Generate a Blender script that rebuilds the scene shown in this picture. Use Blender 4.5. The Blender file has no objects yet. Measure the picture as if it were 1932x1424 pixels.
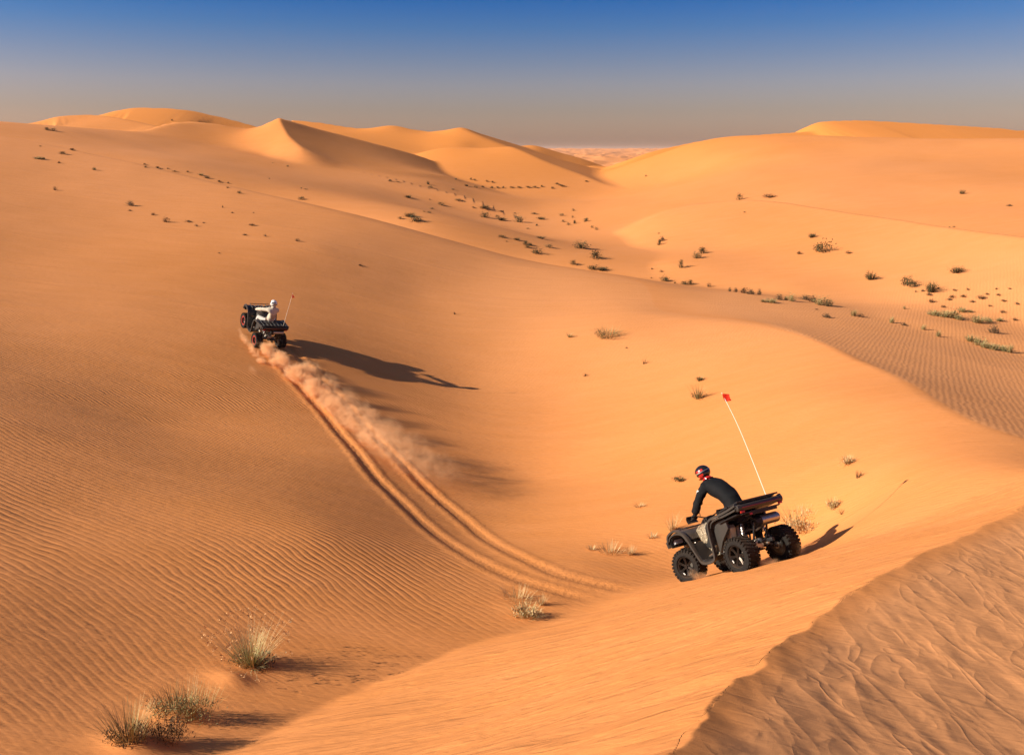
import bpy, bmesh, math, random
import numpy as np
from mathutils import Vector, Matrix, Euler

# ------------------------------------------------------------------ camera, sky, sun, exposure
scene = bpy.context.scene
C = scene.collection
FPX, W0, H0 = 1503.0, 1932.0, 1424.0
TH = math.radians(15.9)
cam_d = bpy.data.cameras.new('camera'); cam = bpy.data.objects.new('camera', cam_d); C.objects.link(cam)
cam.location = (0, 0, 0); cam.rotation_euler = (math.pi/2 - TH, 0, 0)
cam_d.sensor_width = 36; cam_d.sensor_fit = 'HORIZONTAL'; cam_d.lens = 36*FPX/W0
cam_d.clip_start = 0.1; cam_d.clip_end = 20000
scene.camera = cam
SUN_EL, SUN_AZ = math.radians(26.5), math.radians(9)      # light travels to the right and slightly away
LX, LY = math.cos(SUN_AZ), math.sin(SUN_AZ)
sd = bpy.data.lights.new('sun', 'SUN'); sd.energy = 4.1; sd.angle = math.radians(0.5); sd.color = (1.0, 0.90, 0.74)
sun = bpy.data.objects.new('sun', sd); C.objects.link(sun)
ldir = Vector((LX*math.cos(SUN_EL), LY*math.cos(SUN_EL), -math.sin(SUN_EL)))
sun.rotation_euler = ldir.to_track_quat('-Z', 'Y').to_euler(); sun.location = (-60, -14, 30)
world = bpy.data.worlds.new('World'); scene.world = world; world.use_nodes = True
wn = world.node_tree; wn.nodes.clear()
def N(nt, t, **kw):
    n = nt.nodes.new(t)
    for k, v in kw.items():
        if k.startswith('i_'): n.inputs[int(k[2:])].default_value = v
        else: setattr(n, k, v)
    return n
out = N(wn, 'ShaderNodeOutputWorld'); bg = N(wn, 'ShaderNodeBackground'); bg.inputs[1].default_value = 0.11
sky = N(wn, 'ShaderNodeTexSky', sky_type='NISHITA', sun_disc=False, sun_elevation=SUN_EL,
        air_density=1.0, dust_density=1.5, ozone_density=2.0)
sky.sun_rotation = math.atan2(-LX, -LY)
# tint the sky by elevation: dusty mauve at the horizon, deep blue higher up, the same all the way round
tc = N(wn, 'ShaderNodeTexCoord'); sx = N(wn, 'ShaderNodeSeparateXYZ'); rp = N(wn, 'ShaderNodeValToRGB')
e = rp.color_ramp.elements
SKY = [(0.0, (.62,.41,.37)), (.02, (.58,.40,.38)), (.045, (.46,.34,.34)), (.075, (.39,.32,.37)), (.105, (.26,.27,.38)), (.135, (.13,.225,.40)), (.165, (.05,.18,.41)), (.35, (.14,.23,.38)), (1., (.24,.30,.40))]
e[0].position = SKY[0][0]; e[0].color = (*SKY[0][1], 1); e[1].position = SKY[-1][0]; e[1].color = (*SKY[-1][1], 1)
for p, c in SKY[1:-1]:
    k = e.new(p); k.color = (*c, 1)
mx = N(wn, 'ShaderNodeMix', data_type='RGBA', blend_type='MULTIPLY'); mx.inputs[0].default_value = 1
wn.links.new(tc.outputs['Generated'], sx.inputs[0]); wn.links.new(sx.outputs[2], rp.inputs[0])
wn.links.new(sky.outputs[0], mx.inputs[6]); wn.links.new(rp.outputs[0], mx.inputs[7])
wn.links.new(mx.outputs[2], bg.inputs[0]); wn.links.new(bg.outputs[0], out.inputs[0])
vs = scene.view_settings; vs.view_transform = 'Standard'; vs.look = 'None'; vs.gamma = 1; vs.use_curve_mapping = False
vs.exposure = 1.14
scene.render.engine = 'CYCLES'
scene.cycles.volume_max_steps = 128; scene.cycles.volume_bounces = 3
scene.cycles.transparent_max_bounces = 32

# ------------------------------------------------------------------ picture point + forward distance -> place
CT, ST = math.cos(TH), math.sin(TH)
def ray(px, py):
    u = (px - W0/2)/FPX; v = (H0/2 - py)/FPX
    return u, CT + v*ST, -ST + v*CT
def P(px, py, Y):
    x, y, z = ray(px, py); return (x*Y/y, Y, z*Y/y)

# ------------------------------------------------------------------ smooth noise
rs = np.random.RandomState(7)
_perm = rs.permutation(256); _perm = np.concatenate([_perm, _perm]); _g = rs.rand(512)*2*np.pi
def noise(x, y):
    xi = np.floor(x).astype(int); yi = np.floor(y).astype(int); xf = x-xi; yf = y-yi
    u = xf*xf*xf*(xf*(xf*6-15)+10); v = yf*yf*yf*(yf*(yf*6-15)+10)
    def gr(a, b, dx, dy):
        h = _g[_perm[(_perm[a & 255]+b) & 255]]; return np.cos(h)*dx+np.sin(h)*dy
    n00 = gr(xi, yi, xf, yf); n10 = gr(xi+1, yi, xf-1, yf); n01 = gr(xi, yi+1, xf, yf-1); n11 = gr(xi+1, yi+1, xf-1, yf-1)
    return (n00*(1-u)+n10*u)*(1-v)+(n01*(1-u)+n11*u)*v
def fbm(x, y, o=3):
    s = 0; a = 1
    for i in range(o): s = s+a*noise(x*2**i+i*17.3, y*2**i+i*5.7); a *= .5
    return s
def smoothstep(a, b, x):
    t = np.clip((x-a)/(b-a), 0, 1); return t*t*(3-2*t)

# ------------------------------------------------------------------ dune faces: thin-plate surfaces through surveyed points
class TPS:
    def __init__(s, pts, lam=0.0):
        p = np.array(pts, float); s.p = p[:, :2]; n = len(p)
        K = s.k(s.p[:, None, :]-s.p[None]); A = np.zeros((n+3, n+3)); A[:n, :n] = K+lam*np.eye(n)
        A[:n, n] = 1; A[:n, n+1:] = s.p; A[n, :n] = 1; A[n+1:, :n] = s.p.T
        s.w = np.linalg.solve(A, np.concatenate([p[:, 2], [0, 0, 0]]))
    @staticmethod
    def k(d):
        r2 = (d**2).sum(-1); return 0.5*r2*np.log(r2+1e-9)
    def __call__(s, x, y):
        z = s.w[-3]+s.w[-2]*x+s.w[-1]*y
        for (a, b), w in zip(s.p, s.w[:-3]):
            r2 = (x-a)**2+(y-b)**2; z = z+w*0.5*r2*np.log(r2+1e-9)
        return z
def smax(a, b, k):
    h = np.clip(0.5+0.5*(a-b)/k, 0, 1); return b*(1-h)+a*h+k*h*(1-h)
def smin(a, b, k): return -smax(-a, -b, k)
def refine(pts, n):
    pts = np.array(pts, float); t = np.arange(len(pts)); q = np.linspace(0, len(pts)-1, n)
    # Catmull-Rom
    i = np.clip(np.floor(q).astype(int), 0, len(pts)-2); f = (q-i)[:, None]
    p0 = pts[np.clip(i-1, 0, None)]; p1 = pts[i]; p2 = pts[i+1]; p3 = pts[np.clip(i+2, None, len(pts)-1)]
    return 0.5*((2*p1)+(-p0+p2)*f+(2*p0-5*p1+4*p2-p3)*f*f+(-p0+3*p1-3*p2+p3)*f**3)
def polyline(x, y, pts):
    """nearest point: distance, signed side (+ = left of travel), height and station"""
    best = np.full(x.shape, 1e18); sd_ = np.zeros(x.shape); zc = np.zeros(x.shape); st = np.zeros(x.shape)
    L = 0.0
    for a, b in zip(pts[:-1], pts[1:]):
        d = b[:2]-a[:2]; l2 = (d**2).sum(); ln = math.sqrt(l2)
        t = np.clip(((x-a[0])*d[0]+(y-a[1])*d[1])/l2, 0, 1)
        dx = x-a[0]-t*d[0]; dy = y-a[1]-t*d[1]; r = dx*dx+dy*dy; m = r < best
        best = np.where(m, r, best); sd_ = np.where(m, np.sign(d[0]*dy-d[1]*dx), sd_)
        zc = np.where(m, a[2]+(b[2]-a[2])*t, zc); st = np.where(m, L+t*ln, st); L += ln
    return np.sqrt(best), sd_, zc, st
def ridge(x, y, pts, sl, sr, w=60, n=40, rnd=0.4):
    d, s, zc, _ = polyline(x, y, refine(pts, n))
    d = np.sqrt(d*d+rnd*rnd)-rnd
    sl_ = np.where(s > 0, sl, sr)
    w = w*3.5
    return zc - sl_*w*(1-np.exp(-d/w))

crestF = [(.1,-1.2,-1.75), (.35,1.2,-2.25), P(1270,1424,3.5), P(1345,1330,4.3), P(1410,1262,5.0), P(1540,1165,6.3), P(1660,1085,7.4), P(1760,1035,8.4), P(1870,985,9.6), P(1932,952,10.3), P(2150,860,13.5), P(2600,760,19)]
crestC = [P(2500,1010,11.5), P(2200,925,13.8), P(2050,868,15.2), P(1932,828,16.6), P(1860,805,17.8), P(1800,778,19.2), P(1700,715,24), P(1560,650,31), P(1400,603,38.5), P(1250,580,44)]
crestB = [P(1200,525,53.5), P(1100,507,56), P(1000,490,58.5), P(850,450,61), P(700,408,64), P(570,377,68), P(425,345,73), P(272,308,79), P(100,272,88), P(-100,238,100)]
# foreground brown shoulder (right of its crest)
g1 = (-.175, -.10)
def plane_from(c, k, g, d): x, y, z = c; return (x+k*d[0], y+k*d[1], z+k*(g[0]*d[0]+g[1]*d[1]))
P1 = TPS(crestF + [plane_from(crestF[i], 3.0, (-.05,-.01), (.75,-.65)) for i in (1,3,5,7,9)] + [plane_from(crestF[i], 7, (-.05,-.02), (.8,-.6)) for i in (3,7,9)], .02)
valleyF = [P(200,1530,5.6), P(430,1424,7), P(600,1345,8.3), P(750,1278,9.5), P(900,1215,10.8), P(1130,1150,12.4)]
P2 = TPS(crestF + valleyF + [P(1385,1079,12.4), P(1285,1097,13.6), P(1478,1054,13.0), P(1200,1122,13.0), (5.1,14.6,-8.05), P(1620,1015,12.9), (7.6,13.0,-6.1), P(1932,900,12.6),
          (4.5,24,-12.5), (0,20,-12.5), (12,24,-9.5), (-6,14,-10.5), P(900,1350,6.9)], .02)
FA = P(500,650,32.1)
P3p = [FA, P(0,500,40), P(0,800,18.2), P(0,650,27), P(100,1000,13.0), P(200,1300,8.5), P(0,1424,6.7), P(0,1150,9.9), P(470,1250,9.6), P(300,800,22.5),
       P(0,350,62), P(300,400,58), P(600,470,50.5), P(450,520,43), P(800,560,46.5), P(1000,600,43.5), P(1150,620,39.5),
       P(700,860,22.2), P(900,1010,17), P(1130,1135,12.9), P(1000,900,23.6), P(880,720,34), P(1100,740,32.5), P(1300,740,29), P(1500,740,24.6),
       P(1200,900,21.4), P(1500,900,17.6), P(1700,900,15.0), P(1300,1000,16.4), P(1600,1000,13.3), P(1932,890,13.0), P(1385,1092,13.6), P(1300,1085,14.6), P(1480,1040,15.0),
       P(1100,1060,15.0), P(600,1000,14.6), P(700,1150,11.7), P(900,1215,10.9), P(600,1345,8.4), P(430,1424,7.1), P(1400,660,33), P(1620,760,21.5),
       *[(FA[0]+a, FA[1]+b, FA[2]-.24*a+.05*b) for a, b in ((-1.6,0),(1.6,0),(0,1.6),(0,-1.6))], (-22,4,-3.4), (-14,0,-4.4), (-30,18,-3.0), (4,2,-6.5), (-42,45,-2.0), (-60,70,1.5)] + crestC + crestB
P3 = TPS(P3p, .05)
P4 = TPS(crestC + crestB + [P(1932,668,38), P(1844,643,40.5), P(1692,605,45.5), P(1579,579,49), P(1420,556,52), P(1932,745,26), P(1750,660,34), P(1300,543,54.5), (40,45,-10.4), (30,62,-11.5), (5,75,-11.5), (-15,85,-11), (-40,95,-8.5), (30,22,-8.2), (45,8,-8.5), (20,90,-13)], .02)
# valley floor beyond, left bench and the big right hill
crestA = [P(-150,228,112), P(0,233,112), P(120,247,113), P(180,258,113), P(300,280,114), P(430,300,115), P(560,318,117), P(700,334,120), P(800,342,124)]
P5p = crestA + [P(300,325,88), P(500,360,86), P(650,380,82), P(800,420,74), P(750,370,110), P(900,400,112), P(1000,440,92), P(1000,370,140), P(1100,462,80), P(1130,505,66),
       P(900,345,168), P(1050,350,160), P(1150,322,176), P(1180,400,108), P(1200,470,78), P(1350,510,64), P(1500,540,57), P(1700,560,53), P(1932,600,47), P(1932,660,38.5), P(1692,602,46),
       P(1250,345,140), P(1400,330,122), P(1400,290,142), P(1220,300,172), P(1330,268,178), P(1550,262,152), P(1600,330,106), P(1750,300,120), P(1932,262,132), P(1932,340,92), P(1750,380,84), P(1550,390,88),
       P(1300,400,98), P(1932,425,66), P(1932,540,50), (-60,140,2), (70,70,-3), (60,45,-8), (30,30,-11), (-20,60,-13),(10,45,-13), (-20,200,-10), (10,205,-9), (-60,195,-7), (-110,185,-3), (60,205,-4), (100,195,-4), (135,150,-4), (90,172,-.5), (125,125,-3), (17,200,-4.0), (21,205,-3.9), (25,205,-4.3), (14,190,-4.6), (25,222,-6), (15,235,-6.5), (38,245,-7), (30,195,-6.2), (-50,160,-5), (-90,150,-2), (0,180,-8)]
P5 = TPS(P5p, .5)
crestG = [P(1190,428,92), P(1240,405,95), P(1290,391,96), P(1350,381,94), P(1420,377,90), P(1490,383,85), P(1560,394,79), P(1700,414,69), P(1932,446,57), P(2200,480,48)]
G1 = TPS(crestG + [P(1200,445,86), P(1250,500,66), P(1350,470,72), P(1550,440,70), P(1750,490,58), P(1932,520,51), P(1500,520,60), P(1190,470,79), P(1350,420,82), (5,88,-12.5), (3,74,-13.5), (7,100,-12)], .1)
G2 = TPS(crestG + [plane_from(c, 12, (.0,-.12), (0,1)) for c in crestG[::2]] + [plane_from(c, 25, (.0,-.14), (0,1)) for c in crestG[::2]], .1)
hills = [  # crest, slope to the left of travel, slope to the right of travel, width
  ([P(-60,236,150), P(50,233,150), P(110,220,152), P(170,217,154), P(230,224,150), P(290,237,146)], .25, .20, 40),
  ([P(120,235,205), P(190,217,205), P(230,207,205), P(265,203.5,206), P(345,207,207), P(420,222,208), P(490,241,206), P(560,260,200)], .30, .22, 60),
  ([P(960,279,215), P(985,275,215), P(1012,275,215), P(1060,289,215), P(1100,300,215), P(1130,310,215), P(1165,321,215), P(1200,332,215)], .3, .25, 50),
  ([P(1480,262,205), P(1510,245,205), P(1545,231,205), P(1590,228,206), P(1640,228,207), P(1750,234,206), P(1850,240,207), P(1932,246,208), P(2100,262,208)], .25, .20, 60),
  ([P(1160,318,180), P(1220,290,186), P(1280,275,190), P(1350,262,193), P(1440,254,196), P(1540,248,200)], .25, .18, 60),
]
def push(pts, d, g, k): return [(p[0]+d[0]*k, p[1]+d[1]*k, p[2]+g*k) for p in pts]
LA = [P(495,236,141), P(468,241,141), P(430,236,141), P(370,229,140), P(335,229,138), P(300,236,135), P(270,246,132), P(235,256,129)]
PK = [P(527,221.5,140)]
AR = [P(533,238,136), P(545,258,131), P(575,282,126), P(640,306,126), P(740,324,129), P(850,335,136)]
RA = [P(600,242,145), P(700,268,151), P(790,293,158), P(870,322,164)]
MC = [P(770,294,170), P(800,285,171), P(850,277.5,172), P(910,278,172), P(962,275.5,171)]
FR = [P(990,287,166), P(1030,305,160), P(1090,327,154)]
UC = [P(838,246,194), P(868,240,194)]
UR = [P(915,258,199), P(962,277,204), P(1010,298,209)]
VC = [P(540,226,200), P(600,231,200), P(690,242,196), P(735,236.5,196), P(800,247,195), P(838,246,194), P(868,240,194)]
faces = [  # each dune is the lower envelope of its faces
  (TPS(LA+PK+AR+[P(430,305,119), P(560,322,121), P(300,290,118), P(640,330,122), P(740,338,125), P(450,280,131), P(490,300,127), P(540,312,123)], .3), TPS(PK+AR+RA+[P(800,320,142), P(870,338,150)], .3), TPS(LA+PK+RA+push(LA[::2]+PK+RA[1::2], (.2,1), -.35, 14), .3)),
  (TPS(MC+FR+[P(870,338,146), P(960,342,146), P(1050,338,149), P(780,330,150)], .3), TPS(MC[-1:]+FR+push(MC[-1:]+FR, (1,.1), -.30, 14), .3), TPS(MC+push(MC, (.1,1), -.3, 15), .3)),
  (TPS(VC+[P(600,255,176), P(735,270,178), P(800,280,177), P(868,272,180), P(900,285,178)], .3), TPS(VC+push(VC, (.1,1), -.3, 20), .3), TPS(VC[-1:]+push(VC[-1:], (1,.0), -.34, 20)+push(VC[-1:], (.3,-1), -.15, 20), .3)),
  (TPS(UC+UR+[P(868,275,180), P(915,285,180), P(820,290,180)], .3), TPS(UC+UR+push(UC+UR, (.2,1), -.3, 20), .3), TPS(UC+push(UC, (1,.0), -.34, 20)+push(UC, (.3,-1), -.2, 20), .3)),
]
mounds = [  # small sand drifts caught by the tussocks: picture point, size across, along, height
  (440,1284,.34,.20,.09), (335,1352,.34,.20,.11), (262,1408,.42,.24,.13), (985,1152,.4,.25,.04), (1040,1135,.4,.25,.03)]

def masked(fn, m, x, y, fill):
    o = np.full(x.shape, float(fill))
    if m.any(): o[m] = fn(x[m], y[m])
    return o
def fore_h(x, y):
    # close-in wind relief on the foreground shoulder, so that its crest comes out scalloped
    near = np.exp(-np.maximum(y-4, 0)/7.)*smoothstep(.3, 2.0, y)
    p1 = P1(x, y) + near*(.028*noise(x*1.7+3, y*1.5)+.014*noise(x*4.1, y*3.6+9))
    st = x*.25-y*.97
    p2 = P2(x, y) + near*(.05*noise(x*.30+.2*y, st*1.8+1)+.035*noise(x*.35+3, st*3.6)-.05*np.abs(noise(x*.5+8, st*2.6))+.022*noise(x*.9, st*8)) + .03*np.exp(-(y-9)**2/40)*noise(x*.8+4, st*3.0)
    return smin(p1, p2, .008)
def g_h(x, y):
    g = smin(G1(x, y), G2(x, y), .15); win = smoothstep(40, 52, y)*smoothstep(150, 120, y)*smoothstep(2, 7, x)
    return g*win-30*(1-win)
def far_h(x, y):
    far = np.full(x.shape, -14.0)
    for pts, sl, sr, w in hills: far = smax(far, ridge(x, y, pts, sl, sr, w), .5)
    for fs in faces:
        f = fs[0](x, y)
        if fs is faces[2]: f = f - 30*smoothstep(-.262, -.30, x/y)
        for k, g in enumerate(fs[1:]): f = smin(f, g(x, y), .15 if k == 0 else .5)
        far = smax(far, np.where(y < 240, f, -30), .4)
    win = smoothstep(92, 116, y)
    return far*win-22*(1-win)
def base_height(x, y):
    r = np.hypot(x, y); az = np.abs(np.arctan2(x, y)); ok = az < math.radians(76)
    nr_ = (r < 33)
    fore = masked(fore_h, nr_, x, y, -60)
    m3 = (r < 125) & (ok | nr_)
    p3 = masked(lambda x, y: P3(x, y) + .05*fbm(x*.16+3, y*.16, 2), m3, x, y, -40)
    p4 = masked(lambda x, y: P4(x, y) + .04*noise(x*.3, y*.3), m3, x, y, -40)
    mid = smin(p3, p4, .08+.7*smoothstep(33, 48, y))
    h = np.where(r < 28, smax(mid, fore, .03+.17*smoothstep(11.0, 13, y)), mid)
    p5 = masked(lambda x, y: P5(x, y) + .25*fbm(x*.06, y*.06+3, 2), (y > 28) & ok & (r < 295), x, y, -60)
    h = smax(h, p5, .3)
    g = masked(g_h, (y > 40) & (y < 150) & (x > 8) & ok, x, y, -60)
    h = smax(h, g, .25)
    h = smax(h, masked(far_h, (y > 92) & ok & (r < 295), x, y, -60), .9)
    return h, r
PLAIN = -13.0
def wider(x, y, h, r):
    # outside the surveyed wedge the dunes go on as long swells
    sw = -9+5*noise(x*.014+2, y*.014)+2.2*noise(x*.04, y*.04+5)
    az = np.abs(np.arctan2(x, y))
    k = np.maximum(smoothstep(math.radians(44), math.radians(75), az)*smoothstep(9, 30, r), smoothstep(262, 294, r))
    h = np.where(np.isfinite(h), h, -9); h = np.clip(h, -16, 14)
    rg = lambda a, b: 1-2*np.abs(noise(a, b))
    far = PLAIN-4+3.5*noise(x*.003, y*.0025)+8*rg(x*.011+.4*noise(x*.02, y*.02), y*.006)*smoothstep(300, 900, r)+4*rg(x*.03, y*.014)*smoothstep(300, 700, r)+12*smoothstep(1000, 2600, r)
    sw2 = far
    sw2 = sw*(1-smoothstep(240, 300, r))+sw2*smoothstep(240, 300, r)
    return h*(1-k)+sw2*k
trackA = None
def height(x, y):
    x = np.asarray(x, float); y = np.asarray(y, float)
    h, r = base_height(x, y); h = wider(x, y, h, r)
    for (mx_, my_, a, b, hh, cs, sn) in MOUNDS:
        u = (x-mx_)*cs+(y-my_)*sn; v = -(x-mx_)*sn+(y-my_)*cs
        u = np.where(u > 0, u*1.25, u)
        h = h+hh*np.exp(-(u/a)**2-(v/b)**2)
    return h
MOUNDS = []
def hit(px, py, y0=2.6, y1=400):
    """where the view through a picture point first meets the sand"""
    rx, ry, rz = ray(px, py)
    Y = np.exp(np.linspace(math.log(y0), math.log(y1), 1500)); X = rx/ry*Y; Z = rz/ry*Y
    below = Z < height(X, Y)
    if not below.any(): return None
    i = int(np.argmax(below))
    a, b = Y[max(i-1, 0)], Y[i]
    Yf = np.linspace(a, b, 24); hf = height(rx/ry*Yf, Yf); j = int(np.argmax(rz/ry*Yf < hf)); Yc = Yf[j]
    return (rx/ry*Yc, Yc, float(height(np.array([rx/ry*Yc]), np.array([Yc]))[0]))
for px, py, a, b, hh in mounds:
    q = hit(px, py); MOUNDS.append((q[0], q[1], a, b, hh, .9, -.43))

def ground(x, y): return float(height(np.array([x]), np.array([y]))[0])
#@@GROUND
# ------------------------------------------------------------------ the sand sheet: rings round the viewpoint, finest where it is seen closest
FULL = True
def seg(a, b, n): return np.exp(np.linspace(math.log(a), math.log(b), n, endpoint=False))
q = 1 if FULL else .5
rr = np.concatenate([seg(.6, 2.8, int(25*q)), seg(2.8, 12, int(360*q)), seg(12, 37, int(360*q)), seg(37, 240, int(260*q)), seg(240, 3500, 150), seg(3500, 5000, 6), [5000.]])
aa = np.concatenate([np.linspace(-180, -46, 50, endpoint=False), np.linspace(-46, -34, 60, endpoint=False), np.linspace(-34, 34, int(900*q), endpoint=False), np.linspace(34, 46, 60, endpoint=False), np.linspace(46, 180, 50, endpoint=False)])
RR, AA = np.meshgrid(rr, np.radians(aa), indexing='ij')
X = RR*np.sin(AA); Yg = RR*np.cos(AA)
Z = height(X.ravel(), Yg.ravel()).reshape(X.shape)
# ---- wheel tracks pressed into the sand
def smooth_track(pp, n=160): return refine(pp, n)
TL = [(1140,1133), (1060,1118), (960,1086), (880,1045), (820,1005), (760,950), (705,895), (660,838), (620,790), (580,745), (545,705), (505,655)]
TR = [(1215,1112), (1130,1103), (1040,1078), (950,1035), (880,985), (820,935), (765,880), (715,830), (675,785), (635,742), (590,700), (545,655)]
def world_track(tp): return smooth_track([hit(*t) for t in tp])
tracks = [world_track(TL), world_track(TR)]
sub = (X > -14) & (X < 6) & (Yg > 10) & (Yg < 36)
xs, ys = X[sub], Yg[sub]
dz = np.zeros(xs.shape); churn = np.zeros(X.shape); smoothm = np.zeros(X.shape)
for ti, tk in enumerate(tracks):
    d, s, _, st = polyline(xs, ys, tk)
    L = st.max(); fade = smoothstep(0, .8, st)
    deep = .018+.012*smoothstep(2, 12, st)
    lug = .003*np.sin(st*2*math.pi/.16)*np.exp(-(d/.10)**2)
    wob = .03*noise(st*1.3+ti*9, d*0)+.015*noise(st*6, d*6+ti)
    dd = np.abs(d+wob)
    rut = -deep*np.exp(-(dd/.13)**4)+deep*.75*np.exp(-((dd-.27)/.11)**2)*(1+.5*noise(st*5., s*3+ti))
    dz += fade*(rut+lug*.7+.02*noise(xs*7, ys*7)*np.exp(-(dd/.4)**2)*smoothstep(6, 12, st))
    tmp = np.exp(-(d/.42)**4)*fade; churn[sub] = np.maximum(churn[sub], tmp)
Z[sub] += dz
#@@ATVRUTS
nr, na = X.shape
co = np.stack([X, Yg, Z], -1).reshape(-1, 3)
i = np.arange(nr-1)[:, None]; j = np.arange(na)[None, :]; j2 = (j+1) % na
quads = np.stack([i*na+j, i*na+j2, (i+1)*na+j2, (i+1)*na+j], -1).reshape(-1, 4)[:, ::-1]
me = bpy.data.meshes.new('sand')
nv = len(co); me.vertices.add(nv+1)
co = np.concatenate([co, [[0, 0, float(Z[0].mean())]]])
me.vertices.foreach_set('co', co.ravel().astype(np.float32))
cap = np.stack([np.full(na, nv), np.arange(na), (np.arange(na)+1) % na], -1)[:, ::-1]
nl = quads.size+cap.size; me.loops.add(nl); me.loops.foreach_set('vertex_index', np.concatenate([quads.ravel(), cap.ravel()]).astype(np.int32))
npol = len(quads)+len(cap); me.polygons.add(npol)
me.polygons.foreach_set('loop_start', np.concatenate([np.arange(len(quads))*4, quads.size+np.arange(len(cap))*3]).astype(np.int32))
me.update(calc_edges=True)
me.polygons.foreach_set('use_smooth', np.ones(npol, bool)); me.validate()
def vattr(name, arr):
    at = me.attributes.new(name, 'FLOAT', 'POINT'); at.data.foreach_set('value', np.concatenate([np.asarray(arr, float).ravel(), [0.]]).astype(np.float32))
# which face of sand a spot belongs to decides its ripples
def zones():
    x = X.ravel(); y = Yg.ravel()
    dF, sF, _, _ = polyline(x, y, refine(crestF, 60)); right_of_F = (sF < 0)
    p2v = smoothstep(-.10, .12, P2(x, y)-P3(x, y))*(~right_of_F)*(y < 16)*(x > -9)
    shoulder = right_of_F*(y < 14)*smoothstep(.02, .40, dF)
    dC, sC, _, _ = polyline(x, y, refine(crestC+[P(1225,550,50)]+crestB, 120)); beyond = (sC < 0)*1.0
    bowl = (1-p2v)*(1-shoulder)*(1-beyond)
    return p2v, shoulder, beyond*(1-p2v)*(1-shoulder), bowl, dC
z2, z1, z4, zb, dCC = zones()
x = X.ravel(); y = Yg.ravel(); ch = churn.ravel()
# bowl ripples: crests run down and across the left face; phase in cycles
psi = (x*.54+y*.84) + .9*noise(x*.09, y*.09)*2.0 + .012*(x+9)**2*.35
lam = .155+.10*smoothstep(16, 45, y)
phase = psi/.128
lx = smoothstep(1, -6, x)
amp = zb*(.25+.75*smoothstep(2, -5, x))*(1-.93*smoothstep(27, 36, y-0*x))*(.45+.75*smoothstep(-.45, .35, noise(x*.22+7, y*.22)))*smoothstep(6.5, 12, y-.2*x)
amp = np.where(y < 10.5, np.maximum(amp, zb*.20), amp)*(1-ch)*(1-.75*smoothstep(-5.5, -3.0, x)*smoothstep(13.5, 10.5, y))*(1-.35*smoothstep(11.5, 9, y))
vattr('ripple_phase', phase); vattr('ripple_amp', amp)
vattr('ripple_far', z4*smoothstep(0, 1, dCC/(.2+5*smoothstep(34, 48, y)))*smoothstep(80, 50, y)*smoothstep(62, 48, y)+zb*.55*smoothstep(28, 36, y)*smoothstep(70, 50, y)*smoothstep(-8, 2, x))
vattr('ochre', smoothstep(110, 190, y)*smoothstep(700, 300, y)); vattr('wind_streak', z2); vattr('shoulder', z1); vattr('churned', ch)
sand = bpy.data.objects.new('sand', me); C.objects.link(sand); sand['kind'] = 'structure'
sand['label'] = 'orange desert sand with dunes, ripples and wheel tracks'

class NT:
    """tiny helper for node trees"""
    def __init__(s, mat): s.t = mat.node_tree
    def n(s, t, **kw): return N(s.t, t, **kw)
    def l(s, a, b): s.t.links.new(a, b)
    def m(s, op, a, b=None, c=None):
        n = s.n('ShaderNodeMath', operation=op)
        for i, v in enumerate((a, b, c)):
            if v is None: continue
            if isinstance(v, (int, float)): n.inputs[i].default_value = v
            else: s.l(v, n.inputs[i])
        return n.outputs[0]
    def attr(s, name): return s.n('ShaderNodeAttribute', attribute_name=name).outputs['Fac']
    def noise(s, vec, scale, detail=2, rough=.5, dist=0):
        n = s.n('ShaderNodeTexNoise'); n.inputs['Scale'].default_value = scale; n.inputs['Detail'].default_value = detail
        n.inputs['Roughness'].default_value = rough; n.inputs['Distortion'].default_value = dist; s.l(vec, n.inputs['Vector']); return n.outputs['Fac']
    def mapping(s, vec, sc, rot=(0,0,0)):
        n = s.n('ShaderNodeMapping'); n.inputs['Scale'].default_value = sc; n.inputs['Rotation'].default_value = rot; s.l(vec, n.inputs[0]); return n.outputs[0]

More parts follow.
